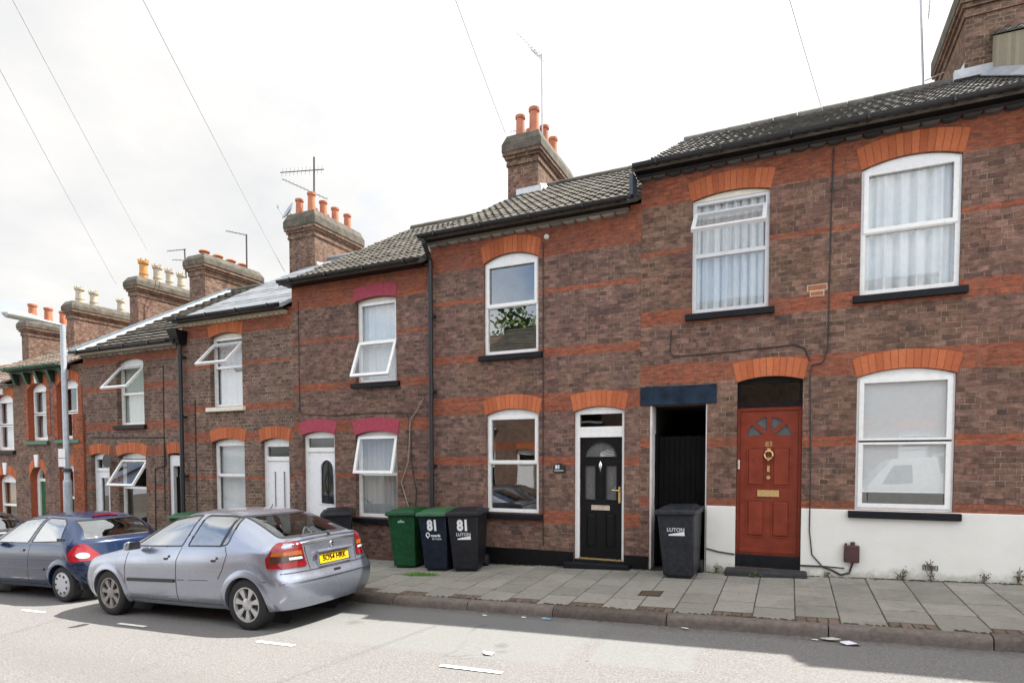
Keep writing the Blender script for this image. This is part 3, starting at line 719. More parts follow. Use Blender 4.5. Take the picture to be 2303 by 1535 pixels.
fl = MB(); fl.hexa([(-5.464,4.0,8.36),(-5.30,4.0,8.33),(-5.30,5.2,8.75),(-5.464,5.2,8.75)],[(-5.464,4.0,8.52),(-5.36,4.0,8.42),(-5.36,5.2,8.80),(-5.464,5.2,8.98)]); fl.box(-6.0,-5.35,3.82,3.896,8.20,8.40); fl.build('lead_flashing', M['lead_white'], hC)

# ===== house with pink painted lintels
hB = thing('terraced_house', 'brick terraced house with pink painted lintels over its door and windows', 'house', (-9.32, 0, 0), HG)
mB = brick('brick_b', [(5.06,5.9),(4.354,4.43),(3.37,3.555),(2.55,2.81),(1.65,1.75)], (0.218,0.129,0.105), (0.124,0.079,0.069), shift=.01)
b_u, b_l, b_d = O(-7.70,-6.738,3.49,5.05,.055), O(-7.73,-6.738,.885,2.475,.075), O(-9.09,-8.245,-.08,2.50,.07)
shell(hB, -9.32, -5.977, 5.60, [b_u, b_l, b_d], mB)
brick_arch(hB, b_u, .235, skew=.10, mat=M['pink'], painted=True); brick_arch(hB, b_l, .26, skew=.22, mat=M['pink'], painted=True); brick_arch(hB, b_d, .25, skew=.22, mat=M['pink'], painted=True)
roof(hB, -9.40, -5.977, 5.60, M['tiles_grey'])
eaves(hB, -9.36, -6.07, 5.62, trim=None)
window(hB, b_u, rail=4.25, rev=.10, opened=('lower', 22), head='cream'); window(hB, b_l, rail=1.725, rev=.10, opened=('upper', 14), sill='sill_black')
curtain(b_u, .12, 'pale net curtain behind the upstairs window below the pink lintel', 'net', wave=.2, y=.09)
curtain(b_l, .12, 'grey net curtain behind the downstairs window next to the green wheelie bin', 'net_grey', y=.09, wave=.12)
def plain_door(root, o, zsill, ztop, fan, mat, glazing=(), rev=.10, fmat='upvc', lead=False):
    x0, x1 = o['x0']+.004, o['x1']-.004; a, b = x0+.075, x1-.075
    f = MB(); holes = [rect(a-.006, b+.006, zsill-.03+.035, ztop)]
    if fan: holes.append(rect(a, b, fan[0], fan[1]))
    f.plate(opening(x0, x1, zsill-.03, o['zs']-.004, o['rise']), holes, rev-.02, rev+.07); fo = f.build('door_frame', M[fmat], root)
    if fan:
        g = MB(); g.poly([(a-.01,rev+.02,fan[0]-.01),(b+.01,rev+.02,fan[0]-.01),(b+.01,rev+.02,fan[1]+.01),(a-.01,rev+.02,fan[1]+.01)]); g.build('pane', M['glass_dark'], fo)
    d = MB(); d.plate(rect(a, b, zsill+.01, ztop-.005), list(glazing), rev, rev+.05); do = d.build('door', M[mat], root)
    for lp in glazing:
        g = MB(); g.poly([(q[0], rev+.025, q[1]) for q in lp]); g.build('pane', M['glass_dark'], do)
        q = MB(); q.tube([(p[0], rev-.004, p[1]) for p in list(lp)+[lp[0]]], .012, 6); q.build('bead', M[mat], do, smooth=True)
        if lead:
            xs = [p[0] for p in lp]; zs_ = [p[1] for p in lp]; m_ = (min(xs)+max(xs))/2; zm = (min(zs_)+max(zs_))/2
            q = MB(); q.lathe([(.001,rev+.012),(.04,rev+.012),(.04,rev+.02)], (m_,0,zm), 4, 'y'); q.tube([(m_,rev+.018,min(zs_)+.06),(m_,rev+.018,max(zs_)-.06)], .006, 5)
            for s in (-1, 1): q.tube([(m_,rev+.018,min(zs_)+.15),(m_+s*.09,rev+.018,zm),(m_,rev+.018,max(zs_)-.2)], .005, 5)
            q.build('leading', M['cable'], do)
    return do
oval = [(-8.705,1.10),(-8.365,1.10)] + [(-8.535+.17*math.cos(math.pi*i/12), 1.80+.2*math.sin(math.pi*i/12)) for i in range(13)]
db = plain_door(hB, b_d, .04, 2.16, (2.25,2.44), 'white_door', [oval], lead=True)
downp = MB(); downp.tube([(-9.14,-.012,5.2),(-9.14,-.012,2.97),(-9.0,-.012,2.93),(-8.3,-.012,2.88),(-7.2,-.012,2.90),(-6.3,-.012,2.86)], .0065, 6); downp.build('wall_cable', M['cable'], hB)

# ===== house with cream corbels and slate roof
hA = thing('terraced_house', 'brick terraced house with smooth pale slate roof and cream scalloped eaves', 'house', (-12.655, 0, -.13), HG)
mA = brick('brick_a', [(4.72,5.5),(4.02,4.095),(3.10,3.21),(2.42,2.65),(1.575,1.66)], (0.225,0.150,0.116), (0.125,0.085,0.070), (0.339,0.273,0.215))
a_u, a_l, a_d = O(-11.765,-10.765,3.175,4.70,.085), O(-11.755,-10.74,.68,2.39,.08), O(-10.25,-9.455,-.2,2.385,.07)
shell(hA, -12.655, -9.322, 5.18, [a_u, a_l, a_d], mA)
brick_arch(hA, a_u, .24, skew=.16); brick_arch(hA, a_l, .25); brick_arch(hA, a_d, .25)
roof(hA, -12.73, -9.322, 5.18, M['slate'], amp=0, step=.005, course=.24)
eaves(hA, -12.66, -9.42, 5.19, trim='trim_cream', period=.15)
window(hA, a_u, rail=4.05, rev=.11, opened=('upper', 44, .70, 4.56), head='cream', sill='cream'); window(hA, a_l, rail=1.65, rev=.11)
curtain(a_u, .12, 'patterned white net curtain behind the open upstairs window with cream sill', 'net_white', wave=.2, y=.10)
curtain(a_l, .12, 'plain white net curtain filling the downstairs window left of the plain white door', 'net_white', wave=.4, pleat=.006, y=.12)
sl = [rect(-9.99,-9.93,.95,1.75), rect(-9.73,-9.67,.95,1.75)]
plain_door(hA, a_d, -.07, 1.98, (2.07,2.28), 'white_door', sl, rev=.11)
wc = MB(); wc.tube([(-12.26,-.012,3.36),(-12.275,-.012,.2)], .010, 6); wc.build('wall_cable', M['cable'], hA)
downpipe(hA, -12.60, 4.9, pav(-12.6,0)-.03, y=-.11, r=.048)
hp = MB(); hp.hexa([(-12.72,-.20,4.62),(-12.50,-.20,4.62),(-12.50,-.01,4.62),(-12.72,-.01,4.62)],[(-12.78,-.30,4.92),(-12.46,-.30,4.92),(-12.46,-.01,4.92),(-12.78,-.01,4.92)]); hp.tube([(-12.8,-.33,4.70),(-12.6,-.18,4.72)], .035, 8); hp.build('rainwater_hopper', M['black'], hA)
chimney(hA, -13.25, -12.29, 3.9, 5.85, 6.9, 8.64, 9.06, [(-13.03,4.10,.56,'roll'),(-12.50,4.02,.62,'roll'),(-12.50,4.50,.56,'roll'),(-13.0,4.65,.5,'roll'),(-12.50,5.0,.56,'roll'),(-13.0,5.15,.5,'roll'),(-12.50,5.55,.56,'roll')], over=.12)
fl = MB(); fl.hexa([(-12.284,3.95,7.46),(-12.05,3.95,7.44),(-12.05,5.8,7.90),(-12.284,5.8,7.90)],[(-12.284,3.95,7.60),(-12.15,3.95,7.50),(-12.15,5.8,7.95),(-12.284,5.8,8.05)]); fl.build('mortar_fillet', M['cream'], hA)

# ===== house with the propped-open windows and white passage header
hZ = thing('terraced_house', 'brick terraced house with both windows propped open and white board over its passage', 'house', (-16.40, 0, -.27), HG)
mZ = brick('brick_z', [(4.36,5.1),(3.70,3.83),(2.75,2.955),(2.12,2.36),(1.30,1.385)], (0.223,0.148,0.116), (0.127,0.087,0.074), (0.308,0.248,0.195), shift=.02)
z_u, z_l, z_d = O(-15.08,-14.045,2.86,4.36,.10), O(-15.10,-14.04,.28,2.09,.085), O(-16.19,-15.44,-.42,2.11,.06)
z_p = O(-13.24,-12.70,-.42,2.13,.03)
shell(hZ, -16.40, -12.657, 4.74, [z_u, z_l, z_d, z_p], mZ)
brick_arch(hZ, z_l, .25); brick_arch(hZ, z_d, .24); brick_arch(hZ, z_p, .25, skew=.1)
roof(hZ, -16.42, -12.657, 4.74, M['tiles_grey'], amp=.010, wave=.30, step=.045)
eaves(hZ, -16.36, -12.72, 4.75, trim='trim_pale', fascia='cream')
window(hZ, z_u, rail=3.62, rev=.12, opened=('upper', 41, .76, 4.28), head='upvc_grey'); window(hZ, z_l, rail=1.32, rev=.12, opened=('upper', 33, .74, 2.0), sill='sill_black')
curtain(z_u, .12, 'pale green drape behind the upstairs window whose top sash is flung open', 'net_green', wave=.25, y=.10)
ovz = [rect(-15.96,-15.66,.1,1.55)]
plain_door(hZ, z_d, -.30, 1.72, (1.80,2.02), 'white_door', ovz, rev=.12)
pz = MB(); pz.box(-13.235,-12.705,.05,.11,1.86,2.11); pz.box(-13.235,-13.13,.05,.16,-.3,1.86); pz.build('passage_header', M['upvc_grey'], hZ)
gz = MB()
for i in range(5): gz.vv = random.random(); gz.box(-13.12+.083*i, -13.042+.083*i, .12, .15, -.3, 1.60)
gz.build('passage_gate', M['gate'], hZ)
pp = MB(); pp.poly([(-13.25,2.9,-.5),(-12.69,2.9,-.5),(-12.69,2.9,2.15),(-13.25,2.9,2.15)])
for xx in (-13.245,-12.695): pp.poly([(xx,.26,-.5),(xx,2.9,-.5),(xx,2.9,2.15),(xx,.26,2.15)])
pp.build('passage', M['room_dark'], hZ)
wc = MB(); wc.tube([(-16.15,-.012,2.58),(-13.34,-.012,2.53),(-13.29,-.012,1.88),(-13.69,-.012,1.78),(-13.72,-.012,.3)], .011, 6); wc.tube([(-13.32,-.012,4.2),(-13.37,-.012,.8)], .010, 6); wc.build('wall_cable', M['cable'], hZ)
ds = MB(); ds.lathe([(.001,-.10),(.16,-.14),(.17,-.15)], (-15.30,0,1.98), 16, 'y'); ds.build('wall_dish', M['darkmetal'], hZ)
vg = MB(); L = 5.0                            # mortared verge with a grey capping strip
for (dx0, dx1, h0, h1, mm) in ((-.24,-.06,.05,.10,0),(-.06,.03,.04,.14,1),(.03,.20,.03,.075,0)):
    vg.k = mm; zf = lambda y: 4.74 + .575*(y+.1)
    vg.hexa([(-16.42+dx0,-.30,zf(-.30)+h0-.05),(-16.42+dx1,-.30,zf(-.30)+h0-.05),(-16.42+dx1,YR,zf(YR)+h0-.05),(-16.42+dx0,YR,zf(YR)+h0-.05)],
            [(-16.42+dx0,-.30,zf(-.30)+h1),(-16.42+dx1,-.30,zf(-.30)+h1),(-16.42+dx1,YR,zf(YR)+h1),(-16.42+dx0,YR,zf(YR)+h1)])
vg.build('verge_capping', [M['lead_white'], plain('verge_strip', (.12,.15,.17), .5, var=.2)], hZ)
chimney(hZ, -17.50, -16.78, 3.9, 6.0, 6.4, 8.13, 8.48, [(-17.1,4.15,.2,'cowl'),(-17.1,4.65,.2,'cowl'),(-17.1,5.15,.2,'cowl'),(-17.1,5.62,.2,'cowl')], over=.14)

# ===== the green guttered house and its neighbours further down
M['brick_green'] = brick('brick_y', [], (0.239,0.142,0.112), (0.159,0.100,0.082), (0.286,0.222,0.176))
M['quoin'] = brick('brick_quoin', [], (.42,.105,.045), (.30,.075,.036), (.28,.17,.11))
hY = thing('terraced_house', 'brick terraced house with green gutter, green sills and green arched front door', 'house', (-19.55, 0, -.39), HG)
y_1, y_2, y_l, y_d = O(-18.90,-18.04,2.53,3.93,.16), O(-17.56,-16.64,2.55,3.95,.16), O(-17.56,-16.80,.25,1.80,.10), O(-18.92,-18.22,-.5,1.50,.33)
shell(hY, -19.55, -16.402, 4.50, [y_1, y_2, y_l, y_d], M['brick_green'], pitch=.50, reveal=M['reveal_red'])
for o in (y_1, y_2, y_l, y_d): brick_arch(hY, o, .24, skew=.25)
for o, hh in ((y_1,.30),(y_2,.30),(y_l,.34),(y_d,.34)):
    c0 = (o['x0']+o['x1'])/2; zc = o['zs']+o['rise']-.02; kyw = MB()
    kyw.hexa([(c0-.06,-.035,zc),(c0+.06,-.035,zc),(c0+.06,.03,zc),(c0-.06,.03,zc)],[(c0-.10,-.035,zc+hh),(c0+.10,-.035,zc+hh),(c0+.10,.03,zc+hh),(c0-.10,.03,zc+hh)]); kyw.build('keystone', M['upvc_grey'], hY, bevel=.008)

qn = MB(); qn.box(-16.84,-16.405,-.05,-.002,pav(-16.6,0)-.1,3.2); qn.build('brick_pier', M['quoin'], hY)
for o in (y_1, y_2):
    for a, b, c, d in ((o['x0']-.17,o['x0']-.002,o['z0'],o['zs']),(o['x1']+.002,o['x1']+.17,o['z0']+.15,o['zs']-.05)):
        qn = MB(); qn.box(a,b,-.014,-.001,c,d); qn.build('window_quoin', M['quoin'], hY)
roof(hY, -19.60, -16.66, 4.50, M['tiles_brown'], pitch=.50, amp=.012, wave=.17, course=.22)
eaves(hY, -19.6, -16.95, 4.52, gutter='green_trim', fascia='dark_green', trim='dark_green', period=.28)
x = -19.4
while x < -17.0: cg = MB(); cg.hexa([(x,-.09,4.06),(x+.10,-.09,4.06),(x+.10,-.002,4.06),(x,-.002,4.06)],[(x,-.20,4.36),(x+.10,-.20,4.36),(x+.10,-.002,4.36),(x,-.002,4.36)][::1]); cg.build('eaves_bracket', M['dark_green'], hY); x += .56
for o in (y_1, y_2): window(hY, o, rail=3.26, rev=.13, upper=True, lower_ring=True, sill='green_trim')
window(hY, y_l, rail=1.0, rev=.13)
f = MB(); f.plate(opening(-18.917,-18.223,-.45,1.497,.33), [rect(-18.80,-18.34,-.38,1.42), [(-18.57+.23*math.cos(math.pi*i/10), 1.50+.25*math.sin(math.pi*i/10)) for i in range(11)]], .16, .24); f.build('door_frame', M['upvc'], hY)
f = MB(); f.box(-18.805,-18.335,.20,.24,-.40,1.425); gd = f.build('door', M['green_door'], hY)
curtain(y_2, .13, 'white curtain drawn aside behind the upper window beside the lamp post', 'net_white', x0=-17.2, wave=.12, y=.14)
curtain(y_1, .13, 'mauve grey curtain behind the upper window over the green arched door', 'net_grey', wave=.14, y=.14)
hX = thing('terraced_house', 'brick terraced house at the left edge with white arched windows and pale gutter', 'house', (-23.2, 0, -.5), HG)
x_1, x_2, x_3 = O(-20.66,-19.66,2.28,3.70,.16), O(-20.62,-19.64,-.05,1.45,.16), O(-22.2,-21.4,2.28,3.70,.16)
shell(hX, -23.2, -19.552, 4.18, [x_1, x_2, x_3], M['brick_green'], pitch=.50, reveal=M['reveal_red'])
for o in (x_1, x_2, x_3): brick_arch(hX, o, .24, skew=.25)
for o in (x_1, x_2):
    c0 = (o['x0']+o['x1'])/2; zc = o['zs']+o['rise']-.02; kyw = MB()
    kyw.hexa([(c0-.06,-.035,zc),(c0+.06,-.035,zc),(c0+.06,.03,zc),(c0-.06,.03,zc)],[(c0-.10,-.035,zc+.34),(c0+.10,-.035,zc+.34),(c0+.10,.03,zc+.34),(c0-.10,.03,zc+.34)]); kyw.build('keystone', M['upvc_grey'], hX, bevel=.008)

roof(hX, -23.25, -19.62, 4.18, M['tiles_brown'], pitch=.50, amp=.012, wave=.17, course=.22)
eaves(hX, -23.2, -19.66, 4.20, gutter='upvc_grey', fascia='upvc_grey', trim='trim_pale', period=.28)
for o in (x_1, x_3): window(hX, o, rail=3.0, rev=.13, lower_ring=True)
window(hX, x_2, rail=.72, rev=.13)
curtain(x_1, .13, 'white net curtain behind the upper window nearest the left edge', 'net_white', wave=.12, y=.14)
curtain(x_2, .13, 'peach roller blind behind the lower window nearest the left edge', 'net_peach', z0=.75, wave=.5, pleat=.003, y=.14, name='roller_blind', cat='blind')
chimney(hX, -20.50, -20.05, 3.9, 6.2, 6.2, 7.86, 8.20, [(-20.25,4.25,.75,'crown',.13,'orangepot'),(-20.25,4.75,.72,'crown',.13),(-20.25,5.2,.70,'crown',.12),(-20.25,5.65,.68,'crown',.12)], over=.14)
for nm, xa, xb, ze, ch, pots in (('with three cream chimney pots, beyond the green guttered house', -26.8, -23.202, 3.86, (-24.1,-23.68,7.78), [(-23.9,4.25,.70,'crown',.13),(-23.9,4.75,.66,'crown',.13),(-23.9,5.75,.6,'crown',.12)]), ('with three terracotta chimney pots, farthest down the hill', -30.4, -26.802, 3.55, (-27.05,-26.6,7.42), [(-26.85,4.2,.72,'roll',.14),(-26.85,4.75,.70,'roll',.14),(-26.85,5.3,.68,'roll',.14)])):
    h = thing('terraced_house', 'brown roofed brick house ' + nm, 'house', (xa, 0, pav(xa, 0)), HG)
    o1, o2 = O(xb-1.3,xb-.4,ze-1.9,ze-.6,.14), O(xa+.5,xa+1.4,ze-1.9,ze-.6,.14)
    shell(h, xa, xb, ze, [o1, o2], M['brick_green'], pitch=.50)
    roof(h, xa-.03, xb, ze, M['tiles_brown'], pitch=.50, amp=.012, wave=.17, course=.22)
    eaves(h, xa, xb, ze+.02, gutter='upvc_grey', fascia='upvc_grey', trim='trim_pale')
    for o in (o1, o2): brick_arch(h, o, .24); window(h, o, rail=ze-1.25, rev=.12)
    chimney(h, ch[0], ch[1], 3.9, 5.9, ze+1.6, ch[2]-.33, ch[2], pots, over=.13)
# ------------------------------------------------------------------ cars
def paint(name, col, metal=.5, rough=.32):
    k = N(name); p = k.n('TexCoord').outputs['Object']
    d = k.noise(2.2, 2, p, .5)
    c = k.mix(k.rng(d, .45, .7, 0., .10), col, tuple(.6*x + .07 for x in col))
    return k.done(c, k.rng(d, .3, .7, rough-.05, rough+.10), metal, None, .5, .7)

M['paint_silver'] = paint('silver_blue_paint', (.33,.36,.435), .74, .24)
M['paint_blue'] = paint('dark_blue_paint', (.004,.019,.066), .2, .22)
M['paint_black'] = paint('black_car_paint', (.012,.012,.016), .2)
M['paint_white'] = paint('white_van_paint', (.72,.73,.72), 0., .35)
M['car_glass'] = glass_mat('car_glass', (.42,.50,.49), refl=.34, blend=.4)
M['car_glass_back'] = glass_mat('car_rear_glass', (.60,.66,.65), refl=.16, blend=.25)
M['car_trim'] = plain('car_black_trim', (.018,.018,.020), .45, var=.15)
M['grey_trim'] = plain('grey_car_trim', (.085,.088,.095), .5, var=.12)
M['lamp_red'] = plain('red_lens', (.16,.004,.007), .12, var=.2, scale=30, coat=.6)
M['lamp_bright'] = plain('bright_red_lens', (.30,.006,.014), .15, var=.1, scale=30, coat=.6)
M['lamp_amber'] = plain('amber_lens', (.30,.075,.010), .15, var=.2, scale=30, coat=.6)
M['lamp_clear'] = plain('clear_lens', (.45,.45,.45), .12, var=.1, scale=40, coat=.6)
M['lamp_dark'] = plain('smoked_lens', (.035,.014,.012), .15, var=.3, scale=30, coat=.6)
M['rim'] = plain('alloy_rim', (.55,.55,.56), .35, .55, var=.08)
M['rim_dirty'] = plain('brake_dust_rim', (.30,.28,.27), .5, .45, var=.2, scale=20)
M['hubcap'] = plain('wheel_trim_plastic', (.46,.48,.53), .4, .25, var=.06)
M['plate_yellow'] = plain('plate_yellow', (.80,.50,.010), .4, var=.04)
M['interior'] = plain('car_interior', (.035,.036,.038), .85, var=.2)

def section(x, wb, z0, zs, zt, wt, zm=.5):
    xs = list(x) if isinstance(x, (list, tuple)) else [x]*9
    yz = [(wb*.90, z0), (wb*.975, z0+.09), (wb, zm), (wb*.995, zm+(zs-zm)*.62), (wb*.955, zs),
          ((wb*.955*.42 + wt*.58)+.012, zs+(zt-.055-zs)*.52), (wt, zt-.055), (wt*.60, zt-.010), (0, zt)]
    return [(xs[i], yz[i][0], yz[i][1]) for i in range(9)]
def endcol(frac, prof, ym, push):
    return [(prof[i][0] + push*frac**3.2*(1 if i < 5 else .7 if i < 7 else .3), (ym[i]*frac if i < 8 else 0), prof[i][1] + (.0 if i < 4 else .006*frac)) for i in range(9)]

def car_skin(cols):
    me = bpy.data.meshes.new('skin'); v = [p for c in cols for p in c]; f = []
    for i in range(len(cols)-1):
        for j in range(8): f.append((i*9+j, (i+1)*9+j, (i+1)*9+j+1, i*9+j+1))
    me.from_pydata(v, [], f)
    bm = bmesh.new(); bm.from_mesh(me)
    bmesh.ops.remove_doubles(bm, verts=bm.verts, dist=.0008)
    geom = bm.verts[:] + bm.edges[:] + bm.faces[:]
    bmesh.ops.mirror(bm, geom=geom, axis='Y', merge_dist=.001)
    bmesh.ops.remove_doubles(bm, verts=bm.verts, dist=.0008)
    bmesh.ops.recalc_face_normals(bm, faces=bm.faces)
    bm.to_mesh(me); bm.free()
    o = bpy.data.objects.new('skin', me); COL.objects.link(o)
    s = o.modifiers.new('s', 'SUBSURF'); s.levels = 3; s.render_levels = 3
    bpy.context.view_layer.update()
    out = bpy.data.meshes.new_from_object(o.evaluated_get(bpy.context.evaluated_depsgraph_get()))
    bpy.data.objects.remove(o)
    return out

def inside(p, poly):
    x, y = p; r = False; n = len(poly)
    for i in range(n):
        x1, y1 = poly[i]; x2, y2 = poly[(i+1) % n]
        if (y1 > y) != (y2 > y) and x < (x2-x1)*(y-y1)/(y2-y1) + x1: r = not r
    return r
def shrink(poly, d):
    cx = sum(p[0] for p in poly)/len(poly); cy = sum(p[1] for p in poly)/len(poly); out = []
    n = len(poly)
    for i in range(n):
        a, b, c = Vector(poly[i-1]), Vector(poly[i]), Vector(poly[(i+1)%n])
        e1 = (b-a).normalized(); e2 = (c-b).normalized(); n1 = Vector((-e1.y, e1.x)); n2 = Vector((-e2.y, e2.x))
        m = (n1+n2); m = m/max(.3, m.length_squared)*2
        if (Vector((cx,cy))-b).dot(n1+n2) < 0: m = -m
        out.append(tuple(b + m*d*.5*1.0))
    return out
def roundpoly(poly, r=.04, n=3):
    out = []; N_ = len(poly)
    for i in range(N_):
        a, b, c = Vector(poly[i-1]), Vector(poly[i]), Vector(poly[(i+1)%N_])
        d1 = min(r, (a-b).length*.45); d2 = min(r, (c-b).length*.45)
        p, q = b + (a-b).normalized()*d1, b + (c-b).normalized()*d2
        for k in range(n+1):
            t = k/n; out.append(tuple((1-t)**2*p + 2*t*(1-t)*b + t*t*q))
    return out

class Car:
    def __init__(self, root, cols, body_mat):
        self.root = root; self.me = car_skin(cols); self.mat = body_mat
        self.bvh = BVHTree.FromPolygons([v.co.copy() for v in self.me.vertices], [tuple(p.vertices) for p in self.me.polygons])
        self.cut = []
    def proj(self, a, b, view, off, s=1):
        if view == 'side': o, d = Vector((a, 3, b)), Vector((0,-1,0))
        elif view == 'rear': o, d = Vector((-4, a, b)), Vector((1,0,0))
        else: o, d = Vector((7, a, b)), Vector((-1,0,0))
        h, nrm, i, dist = self.bvh.ray_cast(o, d)
        if h is None:
            h, nrm, i, dist = self.bvh.find_nearest(Vector((a, .8, b)) if view == 'side' else Vector((-.45 if view == 'rear' else 3.2, a, b)))
        if nrm.dot(d) > 0: nrm = -nrm
        h = h + nrm*off
        return (h.x, h.y*s, h.z)
    def patch(self, name, poly, view, off, mat, s=1, holes=(), parent=None, cuts=2, thick=0):
        bm = bmesh.new(); edges = []
        for lp in [poly] + list(holes):
            dense = []
            for i in range(len(lp)):
                p, q = Vector(lp[i]), Vector(lp[(i+1)%len(lp)]); n = max(1, int((q-p).length/.06))
                dense += [p + (q-p)*k/n for k in range(n)]
            vs = [bm.verts.new((p[0], p[1], 0)) for p in dense]
            for i in range(len(vs)): edges.append(bm.edges.new((vs[i], vs[(i+1)%len(vs)])))
        bmesh.ops.triangle_fill(bm, use_beauty=True, use_dissolve=False, edges=edges)
        for _ in range(cuts):
            long_e = [e for e in bm.edges if e.calc_length() > .05]
            if long_e: bmesh.ops.subdivide_edges(bm, edges=long_e, cuts=1); bmesh.ops.triangulate(bm, faces=[f for f in bm.faces if len(f.verts) > 3])
        mb = MB(); bm.verts.index_update()
        for v in bm.verts: mb.vert(self.proj(v.co.x, v.co.y, view, off, s))
        for f in bm.faces:
            ids = [v.index for v in f.verts]
            n = geometry.normal([Vector(mb.v[i]) for i in ids])
            want = Vector((0, s, 0)) if view == 'side' else Vector((-1 if view == 'rear' else 1, 0, 0))
            if n.dot(want) < 0: ids = ids[::-1]
            mb.face(ids)
        bm.free()
        return mb.build(name, mat, parent or self.root, smooth=True, local=True, auto=60)
    def line(self, name, pts, view, w, mat, s=1, off=.002, parent=None):
        """a thin strip along a polyline on the skin"""
        dense = []
        for i in range(len(pts)-1):
            p, q = Vector(pts[i]), Vector(pts[i+1]); n = max(1, int((q-p).length/.05)); dense += [p + (q-p)*k/n for k in range(n)]
        dense.append(Vector(pts[-1])); L = []; Rr = []
        for i, p in enumerate(dense):
            d = (dense[min(i+1, len(dense)-1)] - dense[max(i-1, 0)]).normalized(); n = Vector((-d.y, d.x))*w/2
            L.append(p+n); Rr.append(p-n)
        mb = MB(); a = [mb.vert(self.proj(p.x, p.y, view, off, s)) for p in L]; b = [mb.vert(self.proj(p.x, p.y, view, off, s)) for p in Rr]
        e = [mb.vert(self.proj(p.x, p.y, view, -.004, s)) for p in L]; g = [mb.vert(self.proj(p.x, p.y, view, -.004, s)) for p in Rr]
        for i in range(len(a)-1):
            mb.face((a[i], a[i+1], b[i+1], b[i])); mb.face((e[i], e[i+1], a[i+1], a[i])); mb.face((b[i], b[i+1], g[i+1], g[i]))
        return mb.build(name, mat, parent or self.root, local=True)
    def window(self, name, poly, view, border=.03, glass='car_glass', sides=(1,)):
        poly = roundpoly(poly); inn = shrink(poly, border)
        self.cut.append((view, shrink(poly, border*.5)))
        for s in sides:
            g = self.patch(name, shrink(poly, border*.7), view, -.001, M[glass], s)
            self.patch('window_seal', poly, view, .004, M['car_trim'], s, holes=[inn], parent=g, cuts=1)
    def finish(self, arches, rx0=.25):
        me = self.me; bm = bmesh.new(); bm.from_mesh(me); dead = []
        for f in bm.faces:
            c = f.calc_center_median()
            if any((c.x-ax)**2 + (c.z-az)**2 < ar*ar and abs(c.y) > .35 for ax, az, ar in arches): dead.append(f); continue
            for view, poly in self.cut:
                if view == 'side' and abs(c.y) > .42 and abs(f.normal.y) > .3 and inside((c.x, c.z), poly): dead.append(f); break
                if view == 'rear' and c.x < rx0 and f.normal.x < -.15 and inside((abs(c.y), c.z), poly): dead.append(f); break
                if view == 'front' and c.x > 1.2 and f.normal.x > .15 and inside((abs(c.y), c.z), poly): dead.append(f); break
        bmesh.ops.delete(bm, geom=dead, context='FACES')
        bm.to_mesh(me); bm.free(); me.name = 'body'
        me.materials.clear(); me.materials.append(self.mat)
        me.polygons.foreach_set('use_smooth', [True]*len(me.polygons))
        o = bpy.data.objects.new('body', me); COL.objects.link(o); o.parent = self.root
        self.body = o
        for ax, az, ar in arches:
            for s in (1, -1):
                mb = MB(); A, B, C_, D_ = [], [], [], []
                n = 30
                for k in range(n+1):
                    t = R(-22) + R(224)*k/n; ca, sa = math.cos(t), math.sin(t)
                    p = self.proj(ax+ca*(ar-.012), az+sa*(ar-.012), 'side', .016, s); q = self.proj(ax+ca*(ar+.045), az+sa*(ar+.045), 'side', .014, s); w = self.proj(ax+ca*(ar+.075), az+sa*(ar+.075), 'side', -.001, s)
                    A.append(mb.vert((p[0], p[1]-s*.10, p[2]))); B.append(mb.vert(p)); C_.append(mb.vert(q)); D_.append(mb.vert(w))
                for k in range(n):
                    for X, Y in ((A,B),(B,C_),(C_,D_)):
                        q = (X[k], X[k+1], Y[k+1], Y[k]); mb.face(q if s < 0 else q[::-1])
                mb.build('wheel_arch_lip', self.mat, o, smooth=True, local=True, auto=80)
        return o

